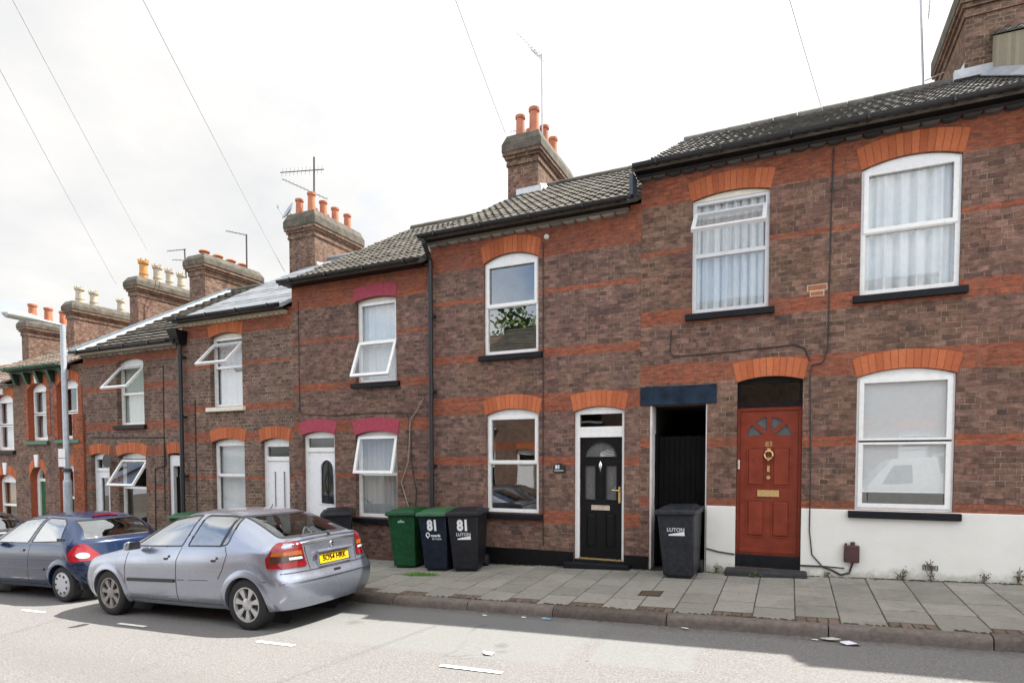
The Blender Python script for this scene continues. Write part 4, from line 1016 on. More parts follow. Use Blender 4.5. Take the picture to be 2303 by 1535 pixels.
def wheel(root, x, y, z, r, s, style, rim='rim', w=.19):
    mb = MB(); yo = y + s*w/2
    def L(prof, mbx, n=40): mbx.lathe([(a, h*s) for a, h in prof], (x, y, z), n, 'y')
    L([(r*.66,-w/2),(r*.93,-w/2),(r*.985,-w*.40),(r,-w*.25),(r,w*.25),(r*.985,w*.42),(r*.93,w/2),(r*.80,w*.53),(r*.68,w*.49),(r*.66,w*.30)], mb)
    wo = mb.build('wheel', M['rubber'], root, smooth=True, local=True, auto=40)
    rb = MB(); ri = r*.67
    rb.lathe([(a, h*s) for a, h in [(ri,w*.42),(ri*1.01,w*.50),(ri*.94,w*.50),(ri*.90,w*.34),(ri*.88,w*.05)]], (x, y, z), 40, 'y', caps=False)
    db = MB(); L([(ri*.9,w*.02),(ri*.5,w*.06),(.001,w*.06)], db); L([(ri*.55,w*.14),(ri*.54,w*.16),(.001,w*.16)], db)
    db.build('brake_disc', M['rubber'], wo, smooth=True, local=True)
    if style == 'alloy':
        n = 7
        for k in range(n):
            t = 2*math.pi*k/n + .2
            for sg in (0,):
                a0 = t; a1 = t
                def P(rr, aa, h): return (x + rr*math.cos(aa), y + s*h, z + rr*math.sin(aa))
                wI, wO = .14, .20
                top = [P(ri*.30, a0-wI*1.6, w*.43), P(ri*.30, a0+wI*1.6, w*.43), P(ri*.93, a1+wO, w*.45), P(ri*.93, a1-wO, w*.45)]
                bot = [P(ri*.30, a0-wI*1.6, w*.20), P(ri*.30, a0+wI*1.6, w*.20), P(ri*.93, a1+wO, w*.22), P(ri*.93, a1-wO, w*.22)]
                rb.hexa(bot, top) if s < 0 else rb.hexa(top, bot)
        L([(ri*.36,w*.2),(ri*.36,w*.44),(ri*.30,w*.47),(.001,w*.48)], rb, 24)
    else:
        pts = []
        L([(ri*.97,w*.46),(ri*.90,w*.56),(ri*.55,w*.60),(.001,w*.58)], rb)
    rb.build('rim', M[rim], wo, smooth=True, local=True, auto=40)
    if style == 'cover':
        hb = MB()
        for k in range(9):
            t = 2*math.pi*k/9; c = (x + ri*.74*math.cos(t), y + s*w*.588, z + ri*.74*math.sin(t))
            hb.lathe([(.001, 0), (.021, 0), (.021, .004*s)], c, 10, 'y')
        hb.build('wheel_trim_holes', M['car_trim'], wo, local=True)
    return wo

def seats(root, xs, z=.62, ys=(-.36,.36)):
    mb = MB()
    for x in xs:
        for y in ys:
            mb.hexa([(x,y-.22,.35),(x+.12,y-.22,.35),(x+.12,y+.22,.35),(x,y+.22,.35)],[(x-.18,y-.19,1.02),(x-.10,y-.19,1.02),(x-.10,y+.19,1.02),(x-.18,y+.19,1.02)])
            mb.hexa([(x-.19,y-.12,1.06),(x-.11,y-.12,1.06),(x-.11,y+.12,1.06),(x-.19,y+.12,1.06)],[(x-.21,y-.11,1.20),(x-.14,y-.11,1.20),(x-.14,y+.11,1.20),(x-.21,y+.11,1.20)])
    mb.build('seats', M['interior'], root, local=True, bevel=.03)

def underbody(root, x0, x1, hw, arches, ztop=.78):
    mb = MB(); mb.box(x0, x1, -hw, hw, .20, .34)
    for ax, az, ar in arches:                # dark wheel wells
        for s in (-1, 1):
            prev = None; n = 14
            for k in range(n+1):
                t = R(-10) + R(200)*k/n; c = (ax + (ar+.03)*math.cos(t), az + (ar+.03)*math.sin(t))
                a, b = mb.vert((c[0], s*.42, c[1])), mb.vert((c[0], s*(hw+.02), c[1]))
                if prev: mb.face((prev[0], a, b, prev[1]))
                prev = (a, b)
            mb.poly([(ax + (ar+.03)*math.cos(t), s*.42, az + (ar+.03)*math.sin(t)) for t in [2*math.pi*k/24 for k in range(24)]])
    mb.build('underbody', M['car_trim'], root, local=True)

SLOPE = math.atan(.0375)
def place(o, x, y, rz=math.pi, z=None, flip=False):
    o.location = (x, y, road_z(x) if z is None else z); o.rotation_euler = (0, SLOPE if not flip else -SLOPE, rz); ORG[o.name] = Vector(o.location)

# --- silver five door hatchback
def silver_car():
    root = thing('parked_car', 'silver blue five-door hatchback with yellow number plate, nearest the camera', 'car', (0,0,0), 'cars parked along the kerb')
    rp = [(-.65,.25),(-.70,.345),(-.735,.575),(-.665,.645),(-.605,.92),(-.615,1.0),(-.59,1.03),(-.54,1.05),(-.49,1.06)]
    ym = [.80,.85,.872,.855,.785,.725,.64,.42,0]
    fp = [(3.36,.20),(3.43,.30),(3.45,.46),(3.40,.60),(3.34,.69),(3.29,.735),(3.22,.765),(3.12,.795),(3.02,.82)]
    yf = [.66,.74,.78,.76,.70,.62,.52,.34,0]
    cols = [endcol(0, rp, ym, .0), endcol(.45, rp, ym, .08), endcol(.86, rp, ym, .11), endcol(1, rp, ym, .22)]
    cols += [section([-.22,-.22,-.22,-.22,-.25,-.27,-.29,-.31,-.31], .852, .24, .965, 1.145, .64, .56),
             section(.06, .85, .24, .965, 1.30, .60), section(.36, .853, .22, .96, 1.395, .585), section(.80, .855, .21, .95, 1.425, .575), section(1.25, .855, .21, .94, 1.42, .575),
             section(1.58, .855, .21, .93, 1.365, .575), section(1.90, .855, .21, .92, 1.225, .60), section(2.22, .853, .21, .905, 1.065, .65), section(2.46, .85, .21, .88, .955, .69),
             section(2.80, .845, .22, .835, .90, .64), section(3.08, .835, .22, .78, .85, .60)]
    cols += [endcol(1, fp, yf, -.20), endcol(.78, fp, yf, -.12), endcol(.4, fp, yf, -.06), endcol(0, fp, yf, 0)]
    c = Car(root, cols, M['paint_silver'])
    arches = [(0, .30, .355), (2.61, .30, .352)]
    c.window('front_window', [(2.14,.955),(1.60,1.30),(1.18,1.36),(1.02,1.365),(1.13,.975)], 'side', sides=(1,-1))
    c.window('rear_window', [(1.04,.98),(.93,1.362),(.50,1.355),(.30,1.33),(.32,1.02),(.40,.99)], 'side', sides=(1,-1))
    c.line('window_bar', [(.44,1.0),(.37,1.34)], 'side', .03, M['car_trim'], off=.006)
    hw = lambda z, a, b: [(-a, z[0]), (a, z[0]), (b, z[1]), (-b, z[1])]
    c.window('tailgate_glass', hw((1.075,1.345), .60, .50), 'rear', border=.04, glass='car_glass_back')
    c.window('windscreen', hw((.985,1.355), .64, .50), 'front', border=.04)
    body = c.finish(arches)
    for s in (1, -1):
        lens = c.patch('tail_light', roundpoly([(.49*s,1.03),(.45*s,.745),(.835*s,.735),(.815*s,.86),(.745*s,.99),(.68*s,1.035)][::s], .03), 'rear', .010, M['lamp_red'])
        c.patch('indicator_lens', [(.505*s,.94),(.495*s,.885),(.785*s,.885),(.77*s,.925)], 'rear', .014, M['lamp_amber'], parent=lens, cuts=1)
        c.patch('smoked_band', [(.495*s,.88),(.485*s,.815),(.81*s,.81),(.79*s,.88)], 'rear', .013, M['lamp_dark'], parent=lens, cuts=1)
        c.patch('reversing_lens', [(.505*s,.862),(.50*s,.832),(.66*s,.832),(.66*s,.862)], 'rear', .016, M['lamp_clear'], parent=lens, cuts=1)
        c.patch('headlight', roundpoly([(.38*s,.735),(.40*s,.62),(.70*s,.64),(.72*s,.70),(.60*s,.75)], .03), 'front', .010, M['lamp_clear'])
        # shut lines, handles, strip
        c.line('door_seam', [(1.13,.965),(1.20,.80),(1.21,.28)], 'side', .010, M['car_trim'], s, parent=body)
        c.line('door_seam', [(.36,.99),(.30,.90),(.36,.72),(.44,.60)], 'side', .010, M['car_trim'], s, parent=body)
        c.line('door_seam', [(2.17,.93),(2.23,.70),(2.24,.30)], 'side', .010, M['car_trim'], s, parent=body)
        c.line('sill_seam', [(2.25,.275),(.42,.275)], 'side', .016, M['grey_trim'], s, parent=body)
        c.line('bumper_seam', [(-.36,.60),(-.20,.585)], 'side', .010, M['car_trim'], s, parent=body)
        for hx in (1.34, .46):
            h = c.patch('door_handle', roundpoly([(hx,.835),(hx+.16,.83),(hx+.16,.865),(hx,.87)], .015), 'side', .018, M['paint_silver'], s, cuts=1)
            c.patch('handle_recess', roundpoly([(hx+.02,.805),(hx+.10,.803),(hx+.10,.833),(hx+.02,.835)], .014), 'side', .004, M['car_trim'], s, parent=h, cuts=1)
        m = MB(); y0 = .83*s
        m.hexa([(1.90,y0-.02*s,.93),(2.02,y0-.02*s,.93),(2.03,y0+.17*s,.93),(1.93,y0+.17*s,.93)],[(1.89,y0-.02*s,1.03),(2.00,y0-.02*s,1.01),(2.00,y0+.17*s,1.03),(1.90,y0+.18*s,1.06)])
        m.build('wing_mirror', M['paint_silver'], root, local=True, bevel=.03, smooth=True)
        m = MB(); m.hexa([(1.895,y0+.01*s,.94),(1.90,y0+.01*s,.94),(1.905,y0+.155*s,.945),(1.90,y0+.155*s,.945)],[(1.885,y0+.01*s,1.03),(1.89,y0+.01*s,1.03),(1.882,y0+.155*s,1.045),(1.878,y0+.155*s,1.045)]); m.build('mirror_face', M['car_trim'], root, local=True)
    c.line('side_strip', [(2.18,.525),(1.235,.545)], 'side', .042, M['car_trim'], 1, off=.014)
    c.line('side_strip', [(2.18,.525),(1.235,.545)], 'side', .042, M['car_trim'], -1, off=.014)
    c.line('strip_scar', [(1.18,.56),(1.05,.562)], 'side', .012, M['grey_trim'], 1, parent=body); c.line('strip_scar', [(.98,.562),(.84,.57),(.62,.575)], 'side', .009, M['grey_trim'], 1, parent=body)
    bcr = [(y, .585) for y in (-.80,-.5,-.2,.2,.5,.80)]
    c.line('bumper_edge', bcr, 'rear', .014, M['paint_silver'], off=.016, parent=body)
    c.line('bumper_seam', [(y, .685) for y in (-.78,-.5,0,.5,.78)], 'rear', .012, M['car_trim'], parent=body)
    c.line('tailgate_seam', [(.455,1.02),(.42,.70)], 'rear', .010, M['car_trim'], parent=body); c.line('tailgate_seam', [(-.455,1.02),(-.42,.70)], 'rear', .010, M['car_trim'], parent=body)
    sp = MB()                               # dark lip below the rear glass
    a = [c.proj(y, 1.050-.02*(y/.62)**2, 'rear', .012) for y in [-.60+.1*k for k in range(13)]]
    sp.tube([(p[0]+.006, p[1], p[2]+.004) for p in a], [.004]+[.020]*11+[.004], 8); sp.build('tailgate_lip', M['paint_silver'], body, smooth=True, local=True)
    c.line('lip_shadow_gap', [(y, 1.015-.02*(y/.62)**2) for y in [-.60+.12*k for k in range(11)]], 'rear', .022, M['car_trim'], off=.006, parent=body)
    wb_ = MB(); wb_.tube([(-.57,.0,1.075),(-.51,-.05,1.11)], .016, 8); wb_.tube([(-.525,-.03,1.105),(-.515,.28,1.10),(-.51,.42,1.09)], .010, 6); wb_.build('rear_wiper', M['car_trim'], root, local=True)
    pz = .735; px = c.proj(0, pz+.05, 'rear', 0)[0]
    pb = MB(); q = .013; pb.hexa([(px-.02,-.262,pz),(px-.02,.262,pz),(px+.03,.262,pz),(px+.03,-.262,pz)][::-1],[(px-.008,-.262,pz+.112),(px-.008,.262,pz+.112),(px+.04,.262,pz+.112),(px+.04,-.262,pz+.112)][::-1])
    plate = pb.build('number_plate', M['plate_yellow'], root, local=True, bevel=.004)
    text_mesh('SO54 HRK', .108, M['black'], 'plate_lettering', plate, (px-.0165,0,pz+.056), (R(90), 0, R(-90)), bold=.0025, sx=.86)
    sr = MB(); sr.tube([(px-.018,-.31,pz+.150),(px-.022,0,pz+.153),(px-.018,.31,pz+.150)], .020, 8); sr.build('boot_handle', M['paint_silver'], root, smooth=True, local=True)
    sr = MB(); sr.tube([(px-.012,.295,pz+.13),(px-.02,.285,pz-.025),(px-.02,-.285,pz-.025),(px-.012,-.295,pz+.13)], .011, 8); sr.box(px-.004,px+.02,-.28,.28,pz+.114,pz+.135); sr.build('plate_surround', M['paint_silver'], root, smooth=True, local=True)
    bz = .955; bx = c.proj(0, bz, 'rear', 0)[0]; bd = MB(); bd.lathe([(.001,bx-.014),(.030,bx-.012),(.036,bx-.004),(.036,bx+.02)], (0,0,bz), 20, 'x'); bd.tube([(bx-.015,-.03,bz),(bx-.017,.03,bz)], .005, 6); bd.build('round_badge', M['chrome'], root, smooth=True, local=True)
    kb = MB(); x_ = c.proj(0, .63, 'rear', 0)[0]; kb.box(x_-.008, x_+.02, -.055, .055, .622, .652); kb.build('towing_eye_slot', M['car_trim'], root, local=True)
    an = MB(); an.tube([(.42,0,1.395),(.37,0,1.46)], .006, 6); an.build('roof_aerial', M['car_trim'], root, local=True)
    for x in (0, 2.61):
        for s in (1, -1): wheel(root, x, .735*s, .308, .312, s, 'alloy', 'rim' if x == 0 else 'rim_dirty')
    seats(root, (.45, 1.45)); underbody(root, -.30, 3.15, .72, arches)
    db = MB(); db.box(-.42, 2.3, -.70, .70, .55, .62); db.hexa([(2.0,-.7,.8),(2.35,-.7,.8),(2.35,.7,.8),(2.0,.7,.8)],[(2.05,-.66,.93),(2.3,-.66,.93),(2.3,.66,.93),(2.05,.66,.93)]); db.build('cabin_floor', M['interior'], root, local=True)
    return root

def small_hatch(label, pmat, group, detail=True):
    root = thing('parked_car', label, 'car', (0,0,0), group)
    rp = [(-.50,.27),(-.555,.36),(-.565,.50),(-.53,.64),(-.45,.86),(-.43,.93),(-.40,.955),(-.37,.97),(-.33,.985)]
    ym = [.70,.76,.80,.79,.74,.69,.62,.42,0]
    fp = [(3.10,.20),(3.18,.30),(3.20,.46),(3.15,.60),(3.08,.69),(3.02,.74),(2.95,.77),(2.86,.80),(2.76,.83)]
    yf = [.62,.70,.75,.74,.68,.60,.50,.34,0]
    cols = [endcol(0, rp, ym, .0), endcol(.4, rp, ym, .10), endcol(.78, rp, ym, .17), endcol(1, rp, ym, .24)]
    cols += [section([-.12,-.12,-.12,-.12,-.12,-.15,-.18,-.2,-.2], .815, .25, .93, 1.17, .61),
             section(.10, .818, .23, .925, 1.335, .585), section(.45, .82, .22, .915, 1.385, .57), section(.90, .82, .21, .90, 1.405, .565), section(1.30, .82, .21, .89, 1.385, .565),
             section(1.62, .82, .21, .885, 1.29, .575), section(1.95, .82, .21, .88, 1.12, .62), section(2.22, .818, .21, .865, .975, .66),
             section(2.55, .81, .22, .83, .91, .62), section(2.82, .80, .22, .78, .86, .58)]
    cols += [endcol(1, fp, yf, -.20), endcol(.78, fp, yf, -.12), endcol(.4, fp, yf, -.06), endcol(0, fp, yf, 0)]
    c = Car(root, cols, pmat)
    arches = [(0, .285, .335), (2.472, .285, .335)]
    c.window('front_window', [(1.93,.925),(1.40,1.29),(.90,1.335),(.76,1.335),(.93,.93)], 'side', border=.024, sides=(1,-1))
    c.window('rear_window', [(.84,.94),(.70,1.335),(.30,1.315),(.14,1.24),(.06,1.00),(.12,.96)], 'side', border=.024, sides=(1,-1))
    hw = lambda z, a, b: [(-a, z[0]), (a, z[0]), (b, z[1]), (-b, z[1])]
    c.window('tailgate_glass', hw((.985,1.285), .56, .50), 'rear', border=.035, glass='car_glass')
    c.window('windscreen', hw((.965,1.32), .62, .50), 'front', border=.04)
    body = c.finish(arches)
    for s in (1, -1):
        lens = c.patch('tail_light', roundpoly([(.60*s,.925),(.40*s,.655),(.795*s,.645),(.79*s,.78),(.70*s,.905)][::s], .03), 'rear', .012, M['lamp_bright'])
        c.patch('clear_lens', [(.655*s+.075*math.cos(t), .735+.050*math.sin(t)) for t in [2*math.pi*k/16 for k in range(16)]], 'rear', .018, M['lamp_clear'], parent=lens, cuts=1)
        c.patch('headlight', roundpoly([(.36*s,.735),(.40*s,.61),(.66*s,.63),(.70*s,.72),(.58*s,.76)], .03), 'front', .010, M['lamp_clear'])
        c.line('door_seam', [(.84,.925),(.86,.70),(.90,.28)], 'side', .009, M['car_trim'], s, parent=body)
        c.line('door_seam', [(1.99,.89),(2.02,.70),(2.02,.30)], 'side', .009, M['car_trim'], s, parent=body)
        c.line('side_strip', [(2.02,.515),(.90,.515),(.42,.52)], 'side', .035, pmat, s, off=.013)
        c.line('sill_seam', [(2.0,.27),(.42,.27)], 'side', .014, M['car_trim'], s, parent=body)
        c.patch('door_handle', roundpoly([(.98,.80),(1.12,.795),(1.12,.83),(.98,.835)], .015), 'side', .016, pmat, s, cuts=1)
        m = MB(); y0 = .80*s
        m.hexa([(1.72,y0-.02*s,.90),(1.84,y0-.02*s,.90),(1.85,y0+.16*s,.90),(1.75,y0+.16*s,.90)],[(1.71,y0-.02*s,.99),(1.82,y0-.02*s,.97),(1.82,y0+.16*s,.99),(1.72,y0+.17*s,1.02)])
        m.build('wing_mirror', pmat, root, local=True, bevel=.03, smooth=True)
    c.line('bumper_edge', [(y, .625) for y in (-.78,-.5,0,.5,.78)], 'rear', .03, pmat, off=.022, parent=body)
    br = MB(); a = [c.proj(y, 1.325-.03*(y/.3)**2, 'rear', .012) for y in (-.2,-.1,0,.1,.2)]
    br.tube([(p[0]-.005,p[1],p[2]) for p in a], .020, 8); br.build('brake_light', M['lamp_red'], root, smooth=True, local=True)
    x_ = c.proj(0, .80, 'rear', 0)[0]; pb = MB(); pb.box(x_-.10, x_-.05, -.26, .26, .40, .51); pb.build('number_plate', M['plate_yellow'], root, local=True, bevel=.004)
    vn = MB()
    for k in range(4): p = c.proj(.0+.045*k, .985, 'side', .006); vn.box(p[0]-.016, p[0]+.016, p[1]-.004, p[1]+.004, .965, 1.015)
    vn.build('vent', M['car_trim'], root, local=True)
    for x in (0, 2.472):
        for s in (1, -1): wheel(root, x, .70*s, .287, .287, s, 'cover', 'hubcap', w=.175)
    seats(root, (.35, 1.30)); underbody(root, -.36, 3.0, .70, arches)
    db = MB(); db.box(-.32, 2.1, -.68, .68, .52, .58); db.build('cabin_floor', M['interior'], root, local=True)
    return root

sc_ = silver_car(); place(sc_, -6.04, -3.27); sc_.scale = (1.03, 1.03, 1.03)
bc_ = small_hatch('dark blue three-door hatchback parked ahead of the silver car', M['paint_blue'], 'cars parked along the kerb'); place(bc_, -10.50, -3.00, math.pi + R(.6))
kc_ = small_hatch('black hatchback with bright red lights cut off at the left edge', M['paint_black'], 'cars parked along the kerb'); place(kc_, -15.05, -2.72, math.pi + R(1.))
# ------------------------------------------------------------------ ground, road, pavement
def kerb_y(x): return -2.42 + (min(.34, (-5.4-x)*.06) if x < -5.4 else 0)
def asphalt():
    k = N('asphalt'); p = k.pos(); sp = k.n('SeparateXYZ', ins={0: p}); x, y = sp.outputs[0], sp.outputs[1]
    w = k.math('MULTIPLY', k.math('SUBTRACT', k.noise(3.0, 4, p), .5), .22)
    def box(x0, x1, y0, y1, soft=.05):
        xx, yy = k.math('ADD', x, w), k.math('ADD', y, w)
        a = k.math('MULTIPLY', k.rng(xx, x0-soft, x0+soft), k.rng(xx, x1+soft, x1-soft))
        b = k.math('MULTIPLY', k.rng(yy, y0-soft, y0+soft), k.rng(yy, y1+soft, y1-soft))
        return k.math('MULTIPLY', a, b)
    ag = k.n('TexVoronoi', ins={'Vector': p, 'Scale': 75.}); fine = k.noise(170, 2, p)
    stone = k.mix(k.rng(ag.outputs['Color'] if False else k.noise(48, 2, p), .34, .66), (.150,.146,.143), (.268,.260,.249))
    stone = k.mix(k.rng(ag.outputs['Distance'], .25, .6, 0., .40), stone, (.10,.095,.10))
    smooth = k.mix(k.rng(k.noise(30, 4, p), .3, .7), (.165,.170,.166), (.215,.216,.208))
    m1 = k.math('MAXIMUM', box(-6.5,-1.95,-4.15,-2.2,.06), box(-1.78,-.80,-3.95,-2.95,.03))
    c = k.mix(m1, stone, smooth)
    c = k.mix(k.math('MULTIPLY', box(-6.6,-2.4,-3.15,-2.3,.10), .35), c, (.14,.14,.145))
    c = k.mix(k.rng(k.noise(.55, 5, p), .35, .7, 0., .35), c, (.205,.197,.190))
    c = k.mix(k.rng(k.noise(2.4, 6, p, .75), .58, .78, 0., .22), c, (.12,.115,.115))
    cr = k.n('TexVoronoi', feature='DISTANCE_TO_EDGE', ins={'Vector': k.n('VectorMath', operation='MULTIPLY_ADD', ins={0: k.n('TexNoise', ins={'Vector': p, 'Scale': 2.}).outputs['Color'], 1: (.5,.5,0), 2: p}).outputs[0], 'Scale': .7})
    c = k.mix(k.math('MULTIPLY', k.rng(cr.outputs['Distance'], .012, .002), k.rng(k.noise(.8, 3, p), .58, .68, 0., .35)), c, (.07,.07,.07))
    for cx, cy, r, a in ((-2.75,-3.72,.10,.35), (-2.66,-3.9,.06,.3), (-5.0,-3.4,.16,.4), (-4.7,-3.2,.10,.35), (-1.75,-3.92,.03,.8)):
        d = k.n('VectorMath', operation='DISTANCE', ins={0: k.n('CombineXYZ', ins={0: x, 1: y}).outputs[0], 1: (cx, cy, 0)})
        c = k.mix(k.rng(k.math('ADD', d.outputs['Value'], k.math('MULTIPLY', w, .9)), r, r*.3, 0., a), c, (.075,.072,.072))
    gut = k.rng(k.math('ADD', y, k.math('MULTIPLY', w, 1.1)), -2.66, -2.44)       # grit and leaf dirt lying in the gutter
    c = k.mix(k.math('MULTIPLY', gut, k.rng(k.noise(14, 5, p, .75), .38, .62, .15, .85)), c, (.062,.055,.045))
    c = k.mix(k.rng(k.noise(55, 3, p, .8), .66, .72, 0., .5), c, (.07,.068,.066))
    trk = k.math('MAXIMUM', box(-60,40,-6.0,-5.45,.15), box(-60,40,-7.6,-7.1,.15))
    c = k.mix(k.math('MULTIPLY', trk, .22), c, (.13,.126,.122))
    h = k.math('ADD', k.math('MULTIPLY', ag.outputs['Distance'], .7), fine)
    return k.done(c, .88, 0., k.bump(h, .55, .006), .25)
M['asphalt'] = asphalt()
M['paving'] = var_mat('concrete_paving', (.240,.230,.203), (.330,.314,.277), .9, .38, gum=True)
M['paving_joint'] = plain('mossy_joint', (.055,.058,.032), .95, var=.5, scale=3)
M['setts'] = var_mat('brown_setts', (.120,.090,.075), (.20,.145,.12), .9, .4)
M['kerb'] = var_mat('granite_kerb', (.125,.104,.092), (.195,.165,.148), .9, .75)

mb = MB(); S = 150
mb.poly([(-S,-S,-.9-.0375*S),(S,-S,-.9+.0375*S),(S,S,-.9+.0375*S),(-S,S,-.9-.0375*S)])
solo(mb, 'ground', plain('earth', (.16,.14,.11), .95, var=.3, scale=1), None, None, (0,0,-.9))
bpy.data.objects['ground']['kind'] = 'structure'
mb = MB(); xs = [-60, -40, -30] + [-24+1.0*i for i in range(36)] + [20, 40]; ys = [-9.05, -7.5, -6, -4.5, -3.2, -1.9]
g = [[mb.vert((x, y, road_z(x) + (.004*math.sin(x*1.3+y*2.1) if y < -2.6 else 0))) for y in ys] for x in xs]
for i in range(len(xs)-1):
    for j in range(len(ys)-1): mb.face((g[i][j], g[i+1][j], g[i+1][j+1], g[i][j+1]))
solo(mb, 'road', M['asphalt'], None, None, (0,-5,.127), smooth=True, auto=60)['kind'] = 'structure'

# pavement: a bed with single slabs laid on it
mb = MB(); mb.k = 1
bx = [-60] + [-30 + i for i in range(40)]
for i in range(len(bx)-1):
    a, b = bx[i], bx[i+1]
    mb.poly([(a,kerb_y(a)+.06,pav(a,kerb_y(a)+.06)-.008),(b,kerb_y(b)+.06,pav(b,kerb_y(b)+.06)-.008),(b,.02,pav(b,.02)-.008),(a,.02,pav(a,.02)-.008)])
W = .435; rs = random.Random(4)
for i in range(-54, 16):
    xa, xb = .077 + W*i + .006, .077 + W*(i+1) - .006
    if xa > 6.6: break
    yk = kerb_y((xa+xb)/2) + .135; rows = []
    has_sett = i % 2 == 0
    y = yk + (.20 if has_sett else .012)
    L = .47
    y -= 0
    while y < -.03:
        y2 = min(y + L*(1.0 if rs.random() < .9 else 1.25), -.012)
        if y2 - y < .12 and rows: rows[-1] = (rows[-1][0], y2); break
        rows.append((y+.013, y2-.013)); y = y2
    mb.k = 0
    for (ya, yb) in rows:
        mb.vv = rs.random(); e = .006; d = [rs.uniform(-.004, .004) for _ in range(4)]
        c = [(xa,ya),(xb,ya),(xb,yb),(xa,yb)]; ci = [(xa+e,ya+e),(xb-e,ya+e),(xb-e,yb-e),(xa+e,yb-e)]
        B = [mb.vert((p[0],p[1],pav(*p)-.012)) for p in c]; Mi = [mb.vert((p[0],p[1],pav(*p)-.003+d[q])) for q, p in enumerate(c)]; T = [mb.vert((p[0],p[1],pav(*p)+.002+d[q])) for q, p in enumerate(ci)]
        for q in range(4):
            mb.face((B[q],B[(q+1)%4],Mi[(q+1)%4],Mi[q])); mb.face((Mi[q],Mi[(q+1)%4],T[(q+1)%4],T[q]))
        mb.face(T)
    if has_sett:
        mb.k = 2
        for q in range(4):
            for r_ in range(1):
                mb.vv = rs.random(); a, b = xa + (xb-xa)*q/4+.005, xa + (xb-xa)*(q+1)/4-.005; ya, yb = yk+.01+.10*r_, yk+.185
                zz = pav(a, ya) - .004 + rs.uniform(-.004,.004); mb.hexa([(a,ya,zz-.02),(b,ya,zz-.02),(b,yb,zz-.02),(a,yb,zz-.02)],[(a+.004,ya+.004,zz+.004),(b-.004,ya+.004,zz+.004),(b-.004,yb-.004,zz+.010),(a+.004,yb-.004,zz+.010)])
solo(mb, 'pavement', [M['paving'], M['paving_joint'], M['setts']], None, None, (0,0,.347))['kind'] = 'structure'
mb = MB(); x = -24.0
while x < 7:                                  # worn granite kerb stones
    L = rs.uniform(1.1, 1.75); mb.vv = rs.random(); n = max(3, int(L/.14)); prev = None; dz = rs.uniform(-.008,.008)
    for i in range(n+1):
        xx = x + .006 + (L-.012)*i/n; yk = kerb_y(xx); top = pav(xx, yk+.13) + .004 + dz; e = .0 if 0 < i < n else .010
        pr = [(yk-.006+rs.uniform(-.012,.012), road_z(xx)-.05), (yk-.004+rs.uniform(-.013,.013), road_z(xx)+.05), (yk+e+rs.uniform(-.004,.006), top-.035+rs.uniform(-.004,.004)), (yk+.016+e, top-.010+rs.uniform(-.003,.003)-e), (yk+.040+e, top-e), (yk+.135, top-e*.5), (yk+.138, top-.06)]
        ids = [mb.vert((xx, a, b)) for a, b in pr]
        if prev:
            for q in range(len(pr)-1): mb.face((prev[q], ids[q], ids[q+1], prev[q+1]))
        else: mb.face(ids[::-1])
        prev = ids
    mb.face(prev); x += L
solo(mb, 'kerb', M['kerb'], None, None, (0,-2.4,.2), smooth=True, auto=50)['kind'] = 'structure'
mb = MB()
for (a, b, y0, y1) in ((-60, 40, -11.9, -9.2),): mb.poly([(a,y0,pav(a,0)-.06),(b,y0,pav(b,0)-.06),(b,y1,pav(b,0)-.10),(a,y1,pav(a,0)-.10)])
mb.poly([(-60,-9.2,pav(-60,0)-.10),(40,-9.2,pav(40,0)-.10),(40,-9.05,pav(40,0)-.105),(-60,-9.05,pav(-60,0)-.105)]); mb.poly([(-60,-9.05,pav(-60,0)-.105),(40,-9.05,pav(40,0)-.105),(40,-9.05,road_z(40)-.05),(-60,-9.05,road_z(-60)-.05)])
solo(mb, 'far_pavement', M['paving'], None, None, (0,-10,.25))['kind'] = 'structure'
mkm = N('road_paint'); pp_ = mkm.pos(); worn = mkm.mix(mkm.rng(mkm.noise(34, 5, pp_, .8), .62, .72), (.80,.79,.76), (.36,.34,.32)); M['road_paint'] = mkm.done(worn, .8)
for (xa, xb, y) in ((-3.03,-2.37,-4.50),(-5.51,-4.95,-4.455),(-8.08,-7.52,-4.42),(-10.5,-9.94,-4.34),(-.62,-.1,-4.5),(-13.0,-12.4,-4.3)):
    mb = MB(); n = 8; top = [(xa + (xb-xa)*i/n, y+.030+.002*math.sin(i*2.3), 0) for i in range(n+1)]; bot = [(xa + (xb-xa)*i/n, y-.032+.002*math.cos(i*1.9), 0) for i in range(n+1)]
    mb.poly([(p[0], p[1], road_z(p[0])+.0085) for p in bot + top[::-1]])
    solo(mb, 'road_marking', M['road_paint'], None, None, (xa, y, road_z(xa)+.0085))['kind'] = 'structure'

